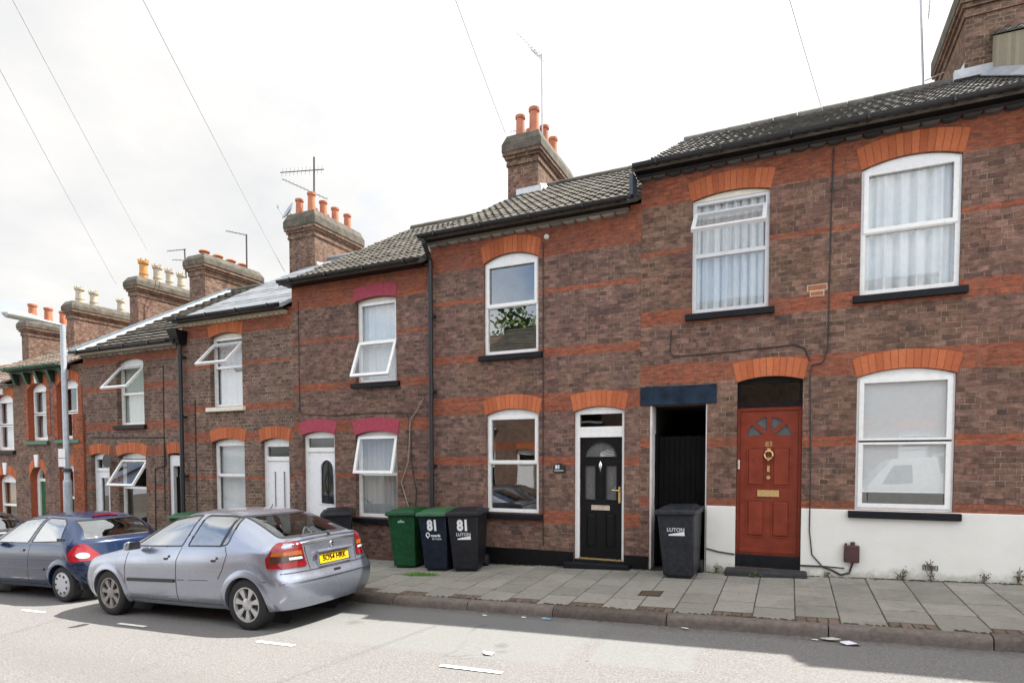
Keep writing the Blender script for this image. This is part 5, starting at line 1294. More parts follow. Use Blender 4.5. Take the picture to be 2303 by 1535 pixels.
# ------------------------------------------------------------------ wheelie bins
def bin_(label, body, lid, loc, rz, num=None, logo=None, group='wheelie bins on the pavement', lidm=None):
    root = thing('wheelie_bin', label, 'wheelie bin', (0,0,0), group)
    b = MB(); bw, tw, bf, tf, bb, tb, H = .215, .262, -.27, -.345, .22, .33, .965
    b.hexa([(-bw,bf,.03),(bw,bf,.03),(bw,bb,.06),(-bw,bb,.06)],[(-tw,tf,H),(tw,tf,H),(tw,tb,H),(-tw,tb,H)])
    b.hexa([(-tw-.018,tf-.018,H-.055),(tw+.018,tf-.018,H-.055),(tw+.018,tb+.02,H-.055),(-tw-.018,tb+.02,H-.055)],[(-tw-.022,tf-.022,H+.004),(tw+.022,tf-.022,H+.004),(tw+.022,tb+.024,H+.004),(-tw-.022,tb+.024,H+.004)])
    b.box(-bw+.03,bw-.03,bf+.02,bf+.06,.0,.04); b.box(-.18,.18,.16,.27,.03,.14)
    bo = b.build('body', body, root, local=True, bevel=.018, smooth=True)
    l = MB(); z = H+.006; f, k = tf-.045, tb+.05; w = tw+.035
    l.hexa([(-w,f,z-.045),(w,f,z-.045),(w,k,z),(-w,k,z)],[(-w+.012,f+.012,z+.022),(w-.012,f+.012,z+.022),(w-.012,k-.012,z+.035),(-w+.012,k-.012,z+.035)])
    l.hexa([(-w+.045,f+.06,z+.020),(w-.045,f+.06,z+.020),(w-.045,k-.08,z+.030),(-w+.045,k-.08,z+.030)],[(-w+.10,f+.15,z+.065),(w-.10,f+.15,z+.065),(w-.10,k-.15,z+.075),(-w+.10,k-.15,z+.075)])
    l.build('lid', lid, root, local=True, bevel=.014, smooth=True)
    h = MB(); h.tube([(-.20,tb+.02,H-.02),(-.20,tb+.085,H+.01),(.20,tb+.085,H+.01),(.20,tb+.02,H-.02)], .014, 8); h.build('handle', body, root, local=True, smooth=True)
    for s in (-1, 1):
        wm = MB(); wm.lathe([(.06,-.02),(.098,-.022),(.10,-.01),(.10,.012),(.094,.022),(.03,.022),(.001,.026)], (s*.235,.265,.10), 24, 'x') if s > 0 else wm.lathe([(.001,-.026),(.03,-.022),(.094,-.022),(.10,-.012),(.10,.01),(.098,.022),(.06,.02)], (s*.235,.265,.10), 24, 'x')
        wm.build('wheel', M['rubber'], root, local=True, smooth=True)
    fy = lambda zz: bf + (tf-bf)*(zz-.03)/(H-.03) - .0025
    rx = math.pi/2 + math.atan((bf-tf)/(H-.03))
    if num: text_mesh(num, .245, M['number_white'], 'house_number', bo, (.0,fy(.765),.765), (rx,0,0), bold=.012, sx=.82)
    if logo == 'wedge':
        q = .0 if num else .01; z0 = .535 if num else .62
        text_mesh('LUTON', .074, M['logo_grey'], 'council_lettering', bo, (.0,fy(z0+.085),z0+.085), (rx,0,0), bold=.002, sx=1.0)
        wm = MB(); v = [(-.105,z0),(.125,z0),(.120,z0+.062),(-.105,z0+.020)]
        wm.poly([(a, fy(b_)-.001, b_) for a, b_ in v]); wm.build('wedge_logo', M['number_white'], bo, local=True)
    if logo == 'onwards':
        text_mesh('nwards', .070, M['number_white'], 'slogan_lettering', bo, (.045,fy(.60),.600), (rx,0,0), bold=.002, sx=.88)
        text_mesh('for Luton', .046, M['logo_grey'], 'slogan_lettering', bo, (.065,fy(.545),.545), (rx,0,0), bold=.0015)
        pm = MB(); pm.tube([(-.098+.030*math.cos(t), fy(.605)-.001, .610+.036*math.sin(t)-(.02 if abs(t-1.5*math.pi) < .3 else 0)) for t in [2*math.pi*i/20 for i in range(21)]], .009, 6); pm.build('pin_logo', M['number_white'], bo, local=True)
    if logo == 'arrows':
        pm = MB(); pm.poly([(p[0], fy(p[1])-.001, p[1]) for p in ((-.075,.80),(.075,.80),(.05,.835),(.02,.835),(0,.86),(-.02,.835),(-.05,.835))]); pm.build('recycling_logo', plain('pale_green_vinyl', (.30,.46,.34), .5), bo, local=True)
    root.location = loc; root.rotation_euler = (0, -SLOPE, R(rz)); return root
M['bin_black'] = plain('black_bin_plastic', (.013,.014,.019), .45, var=.45, scale=14, spec=.35); M['bin_navy'] = plain('navy_bin_plastic', (.010,.015,.029), .45, var=.45, scale=14, spec=.35)
M['bin_green'] = plain('green_bin_plastic', (.010,.068,.025), .45, var=.35, scale=14, spec=.35); M['bin_grey'] = plain('charcoal_bin_plastic', (.020,.023,.029), .45, var=.45, scale=14, spec=.35); M['bin_lidgreen'] = plain('green_lid_plastic', (.035,.125,.055), .4, var=.15, scale=4)
def at_pav(x, y): return (x, y, pav(x, y)+.002)
bin_('all green wheelie bin with pale recycling mark beside the black numbered bins', M['bin_green'], M['bin_green'], at_pav(-6.15,-.40), 6, None, 'arrows')
bin_('navy wheelie bin numbered 81 with a green lid and slogan', M['bin_navy'], M['bin_lidgreen'], at_pav(-5.43,-.51), 4, '81', 'onwards')
bin_('black wheelie bin numbered 81 with a white wedge logo and black lid', M['bin_black'], M['bin_black'], at_pav(-4.92,-.47), 13, '81', 'wedge')
bin_('charcoal wheelie bin without number standing in front of the passage gate', M['bin_grey'], M['bin_grey'], at_pav(-1.43,-.30), -3, None, 'wedge')
bin_('black wheelie bin half hidden behind the rear of the silver car', M['bin_black'], M['bin_black'], at_pav(-7.75,-.45), 38)
bin_('green lidded wheelie bin half hidden behind the silver car roof', M['bin_green'], M['bin_lidgreen'], at_pav(-11.95,-.40), 10).scale = (.93,.93,.93)

# ------------------------------------------------------------------ street lamp
lx, ly = -16.12, -.60; lz = pav(lx, ly)
lp = thing('street_lamp', 'grey steel street lamp with white sign plates outside the green guttered house', 'street lamp', (lx, ly, lz))
q = MB(); q.tube([(lx,ly,lz-.05),(lx,ly,lz+1.75)], .095, 18); q.tube([(lx,ly,lz+1.75),(lx,ly,lz+1.82),(lx,ly,lz+5.58)], [.095,.068,.058], 18); q.build('column', M['steel'], lp, smooth=True)
q = MB(); q.tube([(lx,ly,lz+5.50),(lx,ly-.02,lz+5.56),(lx-.05,ly-.55,lz+5.60)], .032, 10); q.build('arm', M['steel'], lp, smooth=True)
q = MB(); q.tube([(lx-.04,ly-.48,lz+5.60),(lx-.06,ly-.62,lz+5.61),(lx-.08,ly-.85,lz+5.615),(lx-.10,ly-1.12,lz+5.62),(lx-.105,ly-1.2,lz+5.62)], [.05,.085,.105,.10,.03], 14); q.build('lantern', plain('lantern_shell', (.50,.52,.50), .4, var=.1), lp, smooth=True)
q = MB(); q.box(lx-.14,lx+.14,ly-.112,ly-.100,lz+2.12,lz+2.32); q.box(lx-.14,lx+.14,ly-.112,ly-.100,lz+2.34,lz+2.56); q.build('sign_plates', M['upvc_grey'], lp)
q = MB(); q.tube([(lx,ly,lz+2.00),(lx,ly,lz+2.08)], .105, 18); q.build('clamp_band', M['darkmetal'], lp, smooth=True)

# ------------------------------------------------------------------ aerials, dishes, wires
def aerial(label, mast, r, booms, mat='alu'):
    root = thing('tv_aerial', label, 'tv aerial', mast[0], 'television aerials on the chimneys')
    m = MB(); m.tube(mast, r, 8); m.build('mast', M[mat], root, smooth=True)
    for (a, b, n, el, rr, axis) in booms:
        m = MB(); a, b = Vector(a), Vector(b); m.tube([a, b], rr, 6)
        for i in range(n):
            p = a + (b-a)*((i+.5)/n); e = Vector(axis)*el; m.tube([p-e, p+e], .005, 4)
        m.build('boom', M[mat], root)
    return root
aerial('tall thin television aerial with slanted boom on the chimney above the black door house', [(-5.60,4.5,9.6),(-5.62,4.5,11.83)], .020, [((-5.64,4.5,11.80),(-6.32,4.52,12.56),9,.16,.012,(0,.8,.5)),((-5.66,4.5,11.78),(-5.9,4.5,12.0),3,.22,.012,(.3,.8,-.3))])
aerial('dark crossed television aerial on the seven pot chimney above the slate roof', [(-12.68,4.3,8.6),(-12.64,4.3,10.75)], .026, [((-13.95,4.3,10.57),(-12.28,4.3,10.33),11,.13,.014,(0,.2,1)),((-13.93,4.35,10.40),(-12.17,4.3,9.47),12,.12,.010,(0,.8,.4))], 'darkmetal')
aerial('small dark television aerial on the chimney with flat cowls', [(-16.76,5.5,8.3),(-16.75,5.5,9.58)], .026, [((-17.72,5.5,9.86),(-16.72,5.5,9.56),6,.10,.013,(0,.8,.5))], 'darkmetal')
aerial('small television aerial with two thin booms behind the cream chimney pots', [(-19.11,5.0,8.3),(-19.16,5.0,9.30)], .024, [((-20.05,5.0,9.36),(-19.10,5.0,9.28),6,.10,.012,(0,.8,.5)),((-19.8,5.0,9.02),(-19.2,5.0,8.92),3,.10,.009,(0,.8,.5))], 'darkmetal')
aerial('tall aerial mast at the right rising behind the dark tiled roof', [(2.30,5.0,8.7),(2.18,5.0,11.3)], .020, [((2.33,5.0,10.6),(2.35,4.9,11.3),5,.10,.012,(.9,.3,0)),((2.30,5.0,9.42),(2.62,5.0,9.5),1,.01,.010,(0,1,0))])
aerial('single thin aerial boom poking out behind the terracotta pots of the black door house', [(-6.7,6.0,9.0),(-6.72,6.0,11.02)], .010, [((-7.15,6.0,11.06),(-6.62,6.0,11.0),4,.06,.010,(0,.8,.5))])
ds = thing('satellite_dish', 'pale grey satellite dish on the left side of the seven pot chimney', 'satellite dish', (-13.3,5.4,9.2))
q = MB(); cx, cy, cz = -15.15, 5.5, 9.98
q = MB(); n = 20; ax = Vector((-.35,-.75,.45)).normalized(); u_ = ax.cross(Vector((0,0,1))).normalized(); v_ = ax.cross(u_); c0 = Vector((-13.98,4.6,9.56)); prev = None
for k, (rr, h) in enumerate(((.001,-.07),(.12,-.055),(.22,-.02),(.28,.02))):
    ring = [q.vert(c0 + u_*rr*math.cos(2*math.pi*i/n) + v_*rr*1.1*math.sin(2*math.pi*i/n) + ax*h) for i in range(n)]
    if prev:
        for i in range(n): q.face((prev[i], prev[(i+1)%n], ring[(i+1)%n], ring[i]))
    prev = ring
q.build('dish', plain('dish_grey', (.36,.41,.45), .5, var=.1), ds, smooth=True)
q = MB(); q.tube([c0 - ax*.05, c0 - ax*.16, Vector((-13.6,4.7,9.25)), Vector((-13.26,4.8,9.0))], .022, 8); q.tube([c0 + v_*.25, c0 + ax*.28 + v_*.10], .012, 6); q.lathe([(.03,-.04),(.035,.04)], tuple(c0 + ax*.28 + v_*.10), 8); q.build('bracket', M['steel'], ds, smooth=True)
M['wire'] = plain('overhead_wire', (.52,.52,.54), .6)
for lab, a, b in (('overhead wire at the far left reaching the cream pot chimney', (-21.66,4.2,8.18), (-5.48,-8.87,8.6)), ('overhead wire from the upper left corner to the orange pot chimney', (-19.98,4.2,9.17), (-5.28,-8.78,8.6)), ('overhead wire falling to the foot of the seven pot chimney', (-13.75,4.2,7.60), (-4.71,-8.51,8.6)), ('overhead wire running to the chimney above the black door house', (-6.36,4.0,9.87), (-2.88,-7.67,8.6)), ('faint overhead wire dropping to the dark tiled roof', (.475,4.0,8.76), (-1.28,-6.93,8.6))):
    q = MB(); a, b = Vector(a), Vector(b); n = 14; sag = .10
    q.tube([a + (b-a)*i/n - Vector((0,0,sag*4*(i/n)*(1-i/n))) for i in range(n+1)], .0065, 5)
    solo(q, 'overhead_wire', M['wire'], lab, 'overhead wire', a, 'overhead wires', smooth=True)

# ------------------------------------------------------------------ cables and fittings on the walls
def cable(path, r, label, mat='cable', cat='cable', name='wall_cable'):
    q = MB(); P = [Vector(p) for p in path]; out = [P[0]]
    for i in range(1, len(P)-1):
        out += [P[i] + (P[i-1]-P[i])*.12, P[i], P[i] + (P[i+1]-P[i])*.12]
    out.append(P[-1]); q.tube(out, r, 6)
    return solo(q, name, M[mat], label, cat, path[0], smooth=True)
cable([(.476,-.012,6.22),(.462,-.012,5.4),(.455,-.014,4.4),(.452,-.014,3.54),(.40,-.016,3.34),(.26,-.012,3.30),(.238,-.02,3.2),(.255,-.012,2.3),(.265,-.026,1.57),(.262,-.030,1.0),(.30,-.032,.66),(.43,-.032,.51),(.70,-.032,.50)], .0085, 'thin black cable running down the wall from the eaves to the brown junction box')
cable([(-1.67,-.012,3.96),(-1.685,-.014,3.62),(-1.62,-.014,3.56),(-1.08,-.012,3.565),(-.47,-.012,3.585),(.05,-.012,3.605),(.17,-.012,3.54),(.235,-.012,3.36)], .0085, 'black cable looping over the passage and the red front door')
cable([(.155,-.032,.50),(.43,-.032,.505),(.56,-.034,.46),(.66,-.034,.405),(.76,-.036,.44),(.80,-.04,.58)], .013, 'thick black cable curling up into the junction box from the doorstep')
cable([(-1.128,-.03,.665),(-.95,-.032,.625),(-.72,-.03,.60)], .011, 'short black cable between the passage and the red door')
cable([(-3.77,-.012,5.60),(-3.768,-.012,3.0),(-3.77,-.012,1.2),(-3.76,-.012,.55)], .0075, 'thin dark cable running straight down beside the windows of the black door house')
cable([(-6.12,-.03,3.13),(-6.26,-.03,2.92),(-6.42,-.03,2.73),(-6.44,-.03,2.3),(-6.475,-.03,1.94),(-6.63,-.03,1.57),(-6.52,-.03,1.25),(-6.43,-.03,1.02)], .011, 'dry pale vine stem climbing the wall beside the black downpipe', 'cable_pale', 'vine', 'vine_stem')
cable([(-6.50,-.02,2.86),(-6.42,-.02,2.6),(-6.40,-.02,1.9),(-6.30,-.02,1.4),(-6.33,-.02,1.0)], .008, 'dark vine stem tangled beside the paler one near the downpipe', 'cable', 'vine', 'vine_stem')
jb = thing('junction_box', 'brown plastic junction box on the white rendered base of the wall', 'junction box', (.79,-.02,.58))
q = MB(); q.box(.69,.875,-.095,-.021,.59,.825); q.build('case', M['brown_box'], jb, bevel=.012, smooth=True)
q = MB(); q.tube([(.795,-.06,.826),(.795,-.06,.87)], .028, 10); q.box(.70,.725,-.07,-.03,.826,.85); q.build('glands', M['brown_box'], jb, smooth=True)
sg = thing('house_sign', 'small dark house sign with white figure left of the black front door', 'house sign', (-3.48,-.01,1.85))
q = MB(); q.plate([(-3.585,1.80),(-3.545,1.785),(-3.41,1.785),(-3.37,1.80),(-3.37,1.905),(-3.41,1.905),(-3.43,1.935),(-3.53,1.935),(-3.55,1.905),(-3.585,1.905)], [], -.016, -.001); sb = q.build('board', plain('sign_black_green', (.018,.030,.028), .35), sg)
text_mesh('81', .085, M['number_white'], 'lettering', sb, (-3.505,-.019,1.872), world=True, bold=.004)
q = MB(); q.box(-3.565,-3.40,-.020,-.0165,1.808,1.822); q.build('line_of_lettering', M['logo_grey'], sb)

# ------------------------------------------------------------------ small things on the ground
def leafy(name, label, cat, x, y, z, h, r, n, col, seed, group=None, leaf=.03):
    rr = random.Random(seed); root = thing(name, label, cat, (x, y, z), group)
    st = MB(); lv = MB()
    for s in range(max(2, n//9)):
        a = rr.uniform(0, 6.28); tip = Vector((x + math.cos(a)*r*rr.random(), y + math.sin(a)*r*.5*rr.random() - .01, z + h*rr.uniform(.5, 1)))
        st.tube([(x + rr.uniform(-r,r)*.3, y, z-.01), ((x+tip.x)/2 + rr.uniform(-.02,.02), (y+tip.y)/2, z + (tip.z-z)*.55), tip], .0035, 5)
        for k in range(9):
            t = rr.uniform(.15, 1); p = Vector((x, y, z)) + (tip - Vector((x, y, z)))*t + Vector((rr.uniform(-1,1), rr.uniform(-.6,.3), rr.uniform(-.5,.5)))*r*.35
            d = Vector((rr.uniform(-1,1), rr.uniform(-1,1), rr.uniform(-.2,.9))).normalized(); w = d.cross(Vector((rr.uniform(-1,1), rr.uniform(-1,1), rr.uniform(-1,1)))).normalized(); L = leaf*rr.uniform(.6,1.3)
            lv.vv = rr.random(); lv.poly([p, p + d*L*.5 + w*L*.32, p + d*L, p + d*L*.5 - w*L*.32])
    st.build('stem', M['weed_stem'], root); lv.build('leaves', col, root); return root
M['weed_stem'] = plain('weed_stem', (.09,.06,.04), .8)
M['leaf_green'] = var_mat('weed_leaf_green', (.05,.11,.025), (.11,.19,.05), .7, .2); M['leaf_red'] = var_mat('weed_leaf_brown', (.10,.055,.035), (.13,.12,.06), .7, .2)
WG = 'weeds along the foot of the wall'
for i, (x, h, r, n, col, lab) in enumerate(((1.37,.17,.10,45,'leaf_red','brown leaved weed left of the air brick at the foot of the white wall'), (1.70,.30,.12,50,'leaf_red','tall twiggy weed in front of the air brick at the foot of the white wall'), (2.24,.16,.08,30,'leaf_red','small dark weed between the air brick and the right edge'), (2.60,.26,.10,36,'leaf_red','dark weed at the foot of the white wall by the right edge'), (.50,.10,.08,30,'leaf_green','little green weed below the brown junction box'), (-.45,.11,.09,36,'leaf_green','bright green weed growing against the doorstep of the red door'), (-.98,.14,.10,40,'leaf_green','green weed between the charcoal bin and the red door step'), (-6.62,.50,.18,70,'leaf_green','yellowish green weed behind the all green bin'))):
    yy = -.05 if x > .3 or x < -1 else (-.27 if x > -.6 else -.06)
    leafy('weed', lab, 'weed', x, yy, pav(x, yy), h, r, n, M[col], 40+i, WG)
gm = MB(); rr = random.Random(5)
for k in range(420):
    a = rr.uniform(0, 6.28); d = rr.random()**.6; x = -5.50 + .30*d*math.cos(a) + .12*(rr.random()-.5); y = -1.12 + .085*d*math.sin(a) + .1*(x+5.5)
    h = rr.uniform(.02,.07); e = rr.uniform(-.03,.03); gm.vv = rr.random(); z = pav(x, y)
    gm.poly([(x-.006,y,z),(x+.006,y,z),(x+e,y+rr.uniform(-.03,.03),z+h)])
solo(gm, 'grass', var_mat('pavement_grass', (.09,.22,.03), (.16,.33,.05), .7, .1), None, None, (-5.5,-1.12,pav(-5.5,-1.12)))['kind'] = 'stuff'
ms = MB(); rr = random.Random(8)
for k in range(900):                          # moss and soil along the wall and kerb back
    x = rr.uniform(-7.2, 2.7); y = -.025 - abs(rr.gauss(0,.035)) if rr.random() < .7 else kerb_y(x)+.135+abs(rr.gauss(0,.02)); z = pav(x, y)+.003; s = rr.uniform(.008,.028); ms.vv = rr.random()
    ms.poly([(x-s,y-s*.6,z),(x+s*.8,y-s*.7,z),(x+s,y+s*.5,z+.003),(x-s*.5,y+s*.6,z+.006)])
solo(ms, 'moss', var_mat('moss_soil', (.040,.042,.020), (.085,.075,.050), .95, .2), None, None, (-2,-.03,pav(-2,0)))['kind'] = 'stuff'
cv = thing('stopcock_cover', 'small rusty iron cover set in the pavement slabs', 'iron cover', (-1.64,-1.46,pav(-1.64,-1.46)))
q = MB(); q.hexa([(-1.79,-1.64,pav(-1.79,-1.64)-.02),(-1.50,-1.60,pav(-1.5,-1.6)-.02),(-1.50,-1.32,pav(-1.5,-1.32)-.02),(-1.79,-1.36,pav(-1.79,-1.36)-.02)],[(-1.79,-1.64,pav(-1.79,-1.64)+.007),(-1.50,-1.60,pav(-1.5,-1.6)+.007),(-1.50,-1.32,pav(-1.5,-1.32)+.007),(-1.79,-1.36,pav(-1.79,-1.36)+.007)]); q.build('frame', M['paving_joint'], cv)
q = MB(); q.hexa([(-1.755,-1.60,pav(-1.755,-1.6)),(-1.535,-1.57,pav(-1.535,-1.57)),(-1.535,-1.36,pav(-1.535,-1.36)),(-1.755,-1.39,pav(-1.755,-1.39))],[(-1.755,-1.60,pav(-1.755,-1.6)+.011),(-1.535,-1.57,pav(-1.535,-1.57)+.011),(-1.535,-1.36,pav(-1.535,-1.36)+.011),(-1.755,-1.39,pav(-1.755,-1.39)+.011)]); q.build('lid', plain('rusty_iron', (.085,.055,.038), .85, var=.35, scale=25, bump=.6), cv)
def scrap(label, x, y, s, mat, seed, name='litter', flat=.4):
    rr = random.Random(seed); q = MB(); n = 7; z = road_z(x)+.010; c = q.vert((x, y, z + s*flat*.6)); ring = []
    for i in range(n):
        a = 2*math.pi*i/n; r = s*rr.uniform(.6,1.15); ring.append(q.vert((x + r*math.cos(a)*1.35, y + r*math.sin(a)*.7, z + s*flat*rr.uniform(0,.5))))
    for i in range(n): q.face((c, ring[i], ring[(i+1)%n]))
    return solo(q, name, mat, label, 'litter', (x, y, z), 'litter on the road')
scrap('crumpled white paper lying alone on the sunlit road', -2.75, -4.03, .065, M['paper'], 1, flat=.5)
scrap('blue wrapper in the gutter below the kerb', -2.70, -2.56, .055, M['foil'], 2)
scrap('white scrap left of the blue wrapper in the gutter', -3.0, -2.57, .035, M['paper'], 3)
scrap('pale scrap in the gutter nearest the silver car', -3.52, -2.62, .03, M['paper'], 4)
scrap('tiny white scrap below the kerb in front of the passage', -1.05, -2.50, .035, M['paper'], 6)
scrap('white and red crisp packet in the gutter at the right', .56, -2.62, .10, var_mat('crisp_packet', (.72,.70,.76), (.60,.25,.25), .4, .2), 7, flat=.6)
scrap('torn clear wrapper just behind the crisp packet', .42, -2.52, .085, var_mat('wrapper', (.45,.46,.42), (.62,.6,.6), .35, .2), 8, flat=.6)
scrap('small white scrap left of the crisp packet', .26, -2.55, .03, M['paper'], 9)
lf = scrap('yellow green leaf lying against the kerb', -2.05, -2.47, .025, M['leaf_green'], 10)
def chip(x, y): pass

# ------------------------------------------------------------------ the other side of the street (seen in the window panes)
OG = 'houses across the street'
M['brick_far'] = brick('brick_far', [(4.9,5.4),(2.7,3.0)], (.23,.150,.115), (.17,.115,.095))
for i, (lab, xc, zd, rf) in enumerate((('brick house across the street reflected in the windows of the black door house', -10.2, -.30, 'tiles_grey'), ('brick house across the street opposite the pink lintels', -14.2, -.45, 'tiles_brown'), ('brick house across the street opposite the black front door', -5.8, -.12, 'tiles_dark'), ('brick house across the street directly behind the camera', -1.6, .05, 'tiles_grey'), ('brick house across the street opposite the white rendered wall', 2.6, .2, 'tiles_brown'))):
    h = thing('terraced_house', lab, 'house', (0,0,0), OG)
    ow, ou, od = O(.5,1.45,1.2,2.7,.09), O(.5,1.45,3.5,4.9,.09), O(-1.2,-.4,.2,2.65,.07)
    shell(h, -2.1, 2.1, 5.7, [ow, ou, od], M['brick_far'])
    for o in (ow, ou, od): brick_arch(h, o, .25)
    window(h, ow, rail=2.0, rev=.06); window(h, ou, rail=4.25, rev=.06); plain_door(h, od, .3, 2.1, (2.2,2.5), 'white_door')
    roof(h, -2.1, 2.1, 5.7, M[rf], amp=.02); eaves(h, -2.1, 2.1, 5.72)
    h.location = (xc, -12.0, zd); h.rotation_euler = (0,0,math.pi)
rr = random.Random(3); tr = thing('tree', 'leafy tree behind the houses across the street, reflected upstairs', 'tree', (-14.5,-24,-.4))
q = MB(); q.tube([(-14.5,-24,-.5),(-14.4,-24,3),(-14.6,-24,6.5)], [.35,.26,.12], 10)
cl = []
for k in range(16):
    a = rr.uniform(0,6.28); d = rr.uniform(.8,3.0); tip = Vector((-14.5+d*math.cos(a),-24+d*math.sin(a),rr.uniform(5.5,9.8))); q.tube([(-14.5,-24,rr.uniform(3,6)),((-14.5+tip.x)/2,(-24+tip.y)/2,tip.z*.75),tip], [.10,.06,.02], 6); cl.append(tip)
q.build('trunk', plain('bark', (.09,.07,.05), .9, var=.3, bump=.5), tr, smooth=True)
q = MB()
for k in range(5200):
    c = rr.choice(cl); p = c + Vector((rr.gauss(0,.75),rr.gauss(0,.75),rr.gauss(0,.65))); d = Vector((rr.uniform(-1,1),rr.uniform(-1,1),rr.uniform(-1,.6))).normalized(); w = d.cross(Vector((rr.uniform(-1,1),rr.uniform(-1,1),1))).normalized(); L = rr.uniform(.24,.46)
    q.vv = rr.random(); q.poly([p, p+d*L*.5+w*L*.35, p+d*L, p+d*L*.5-w*L*.35])
q.build('crown', var_mat('tree_leaf', (.07,.13,.025), (.14,.22,.06), .6, .1), tr)
dk = copy_tree(kc_); tag(dk, 'dark hatchback parked across the street, reflected in the downstairs window', 'car', 'cars parked across the street'); dk.location = (-9.2,-8.0,road_z(-9.2)); dk.rotation_euler = (0,-SLOPE,0)
vn = thing('pickup_truck', 'white pickup truck parked across the street, reflected in the big downstairs window', 'truck', (0,0,0), 'cars parked across the street')
q = MB(); q.hexa([(-2.4,-.85,.38),(-1.0,-.85,.38),(-1.0,.85,.38),(-2.4,.85,.38)],[(-2.3,-.74,.98),(-1.0,-.80,1.10),(-1.0,.80,1.10),(-2.3,.74,.98)])
q.hexa([(-1.0,-.85,.38),(.55,-.85,.38),(.55,.85,.38),(-1.0,.85,.38)],[(-1.0,-.83,1.10),(.55,-.83,1.10),(.55,.83,1.10),(-1.0,.83,1.10)])
q.hexa([(-1.05,-.83,1.10),(.53,-.83,1.10),(.53,.83,1.10),(-1.05,.83,1.10)],[(-.45,-.70,1.78),(.45,-.70,1.78),(.45,.70,1.78),(-.45,.70,1.78)])
q.box(.60,2.7,-.86,-.80,.70,1.25); q.box(.60,2.7,.80,.86,.70,1.25); q.box(2.64,2.7,-.8,.8,.70,1.25); q.box(.60,.66,-.8,.8,.70,1.25); q.box(.58,2.7,-.84,.84,.55,.72)
for z in (1.35,1.85): q.tube([(.64,-.8,z),(.64,.8,z)], .03, 8)
for s in (-1,1): q.tube([(.64,s*.8,1.2),(.64,s*.8,1.87)], .03, 8)
bdy = q.build('body', M['paint_white'], vn, local=True, bevel=.05, smooth=True)
q = MB()
for s in (1,-1):
    v = [(-.70,.826*s,1.20),(-.08,.826*s,1.20),(-.08,.722*s,1.66),(-.40,.722*s,1.66)]; q.poly(v if s < 0 else v[::-1])
q.build('side_glass', M['car_glass'], vn, local=True)
for x in (-1.75, 1.55):
    for s in (1,-1): wheel(vn, x, .74*s, .33, .33, s, 'cover', 'hubcap')
vn.location = (2.75,-8.05,road_z(2.75)); vn.rotation_euler = (0,-SLOPE,0)

# ------------------------------------------------------------------ light, sky, camera
w = bpy.data.worlds.new('World'); SC.world = w; w.use_nodes = True; t = w.node_tree; t.nodes.clear()
class WN(N):
    def __init__(self, tree): self.t = tree
k = WN(t)
SUN = Vector((.44, .437, 1.0)).normalized()
EL = math.asin(SUN.z); AZ = math.atan2(SUN.x, SUN.y)
sky = k.n('TexSky', sky_type='NISHITA', sun_disc=False, sun_elevation=EL, sun_rotation=AZ, altitude=100., air_density=1.0, dust_density=1.6, ozone_density=1.0)
gen = k.n('TexCoord').outputs['Generated']; sp = k.n('SeparateXYZ', ins={0: gen})
den = k.math('ADD', k.math('MAXIMUM', sp.outputs[2], 0.), .22)
cv_ = k.n('CombineXYZ', ins={0: k.math('DIVIDE', sp.outputs[0], den), 1: k.math('DIVIDE', sp.outputs[1], den), 2: 0.}).outputs[0]
n1 = k.noise(1.15, 8, cv_, .55, .25); n2 = k.noise(2.3, 6, k.n('VectorMath', operation='ADD', ins={0: cv_, 1: (3.1,1.7,0)}).outputs[0], .6)
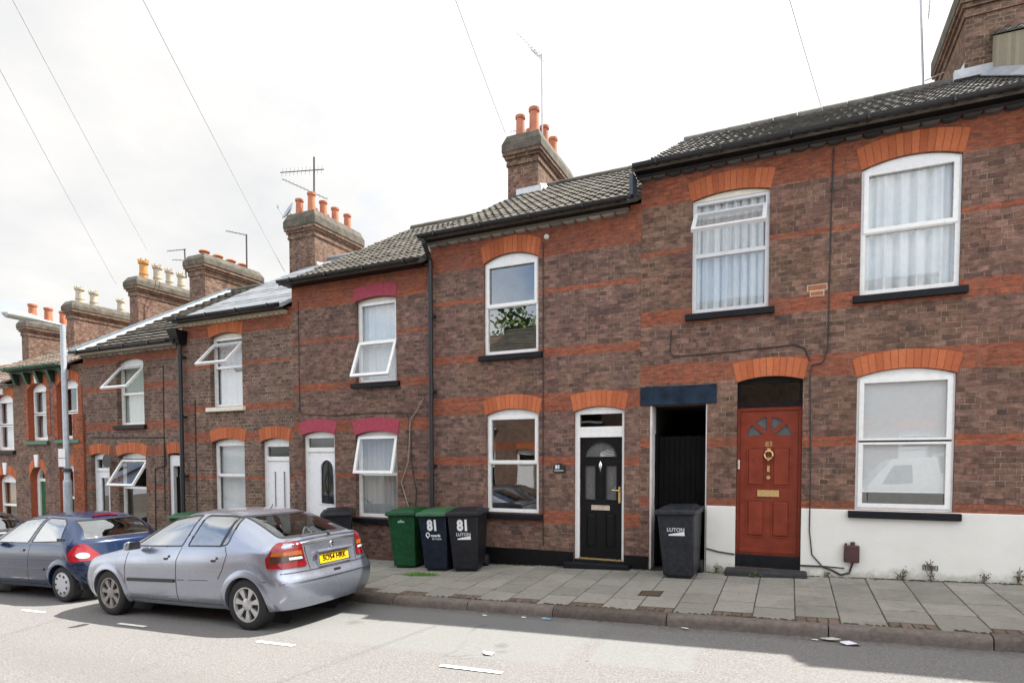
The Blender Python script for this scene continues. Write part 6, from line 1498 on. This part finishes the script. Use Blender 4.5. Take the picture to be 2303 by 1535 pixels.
# cloud cover is thinner away from the sun, behind the camera
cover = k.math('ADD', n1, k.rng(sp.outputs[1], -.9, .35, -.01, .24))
mask = k.rng(cover, .42, .60)
tone = k.mix(k.rng(n2, .30, .68), (CLD*.86, CLD*.87, CLD*.885), (CLD*1.05, CLD*1.035, CLD*1.01))
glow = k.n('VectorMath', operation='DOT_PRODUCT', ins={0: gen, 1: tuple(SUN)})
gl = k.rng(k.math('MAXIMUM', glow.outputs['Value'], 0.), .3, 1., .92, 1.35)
front = k.rng(sp.outputs[1], -.55, .10, 1.32, .52)     # cloud brightness raised behind the camera to light the facade, lowered in view
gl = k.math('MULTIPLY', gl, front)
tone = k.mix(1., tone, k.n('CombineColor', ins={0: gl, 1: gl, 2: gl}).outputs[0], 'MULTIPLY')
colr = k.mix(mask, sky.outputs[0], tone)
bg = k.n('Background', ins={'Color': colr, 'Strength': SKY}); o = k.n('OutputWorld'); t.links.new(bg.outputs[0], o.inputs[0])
ld = bpy.data.lights.new('sun', 'SUN'); ld.energy = SUNE; ld.angle = R(.53); ld.color = (1.0, .955, .89)
lo = bpy.data.objects.new('sun', ld); COL.objects.link(lo); lo.rotation_euler = (-SUN).to_track_quat('-Z', 'Y').to_euler(); lo.location = SUN*60
cam = bpy.data.cameras.new('camera'); co = bpy.data.objects.new('camera', cam); COL.objects.link(co); SC.camera = co
cam.sensor_width = 36; cam.lens = 1350.16/2303*36; cam.shift_y = (1085.32-767.5)/2303; cam.clip_start = .05; cam.clip_end = 600
ya, pa, ra = R(24.831), R(-2.236), R(-.087)
f0 = Vector((-math.sin(ya), math.cos(ya), 0)); r0 = Vector((math.cos(ya), math.sin(ya), 0)); u0 = Vector((0,0,1))
f2 = f0*math.cos(pa) + u0*math.sin(pa); u2 = u0*math.cos(pa) - f0*math.sin(pa)
r3 = r0*math.cos(ra) + u2*math.sin(ra); u3 = u2*math.cos(ra) - r0*math.sin(ra)
mt = Matrix((r3, u3, -f2)).transposed().to_4x4(); mt.translation = Vector((0,-9.4,2.0)); co.matrix_world = mt
SC.view_settings.view_transform = 'Standard'; SC.view_settings.look = 'None'; SC.view_settings.gamma = 1; SC.view_settings.exposure = EXPO
SC.render.engine = 'CYCLES'
SC.cycles.max_bounces = 8; SC.cycles.diffuse_bounces = 4; SC.cycles.glossy_bounces = 4; SC.cycles.transparent_max_bounces = 12; SC.cycles.caustics_reflective = False; SC.cycles.caustics_refractive = False
SC.cycles.use_denoising = True
SC.cycles.sample_clamp_indirect = 6
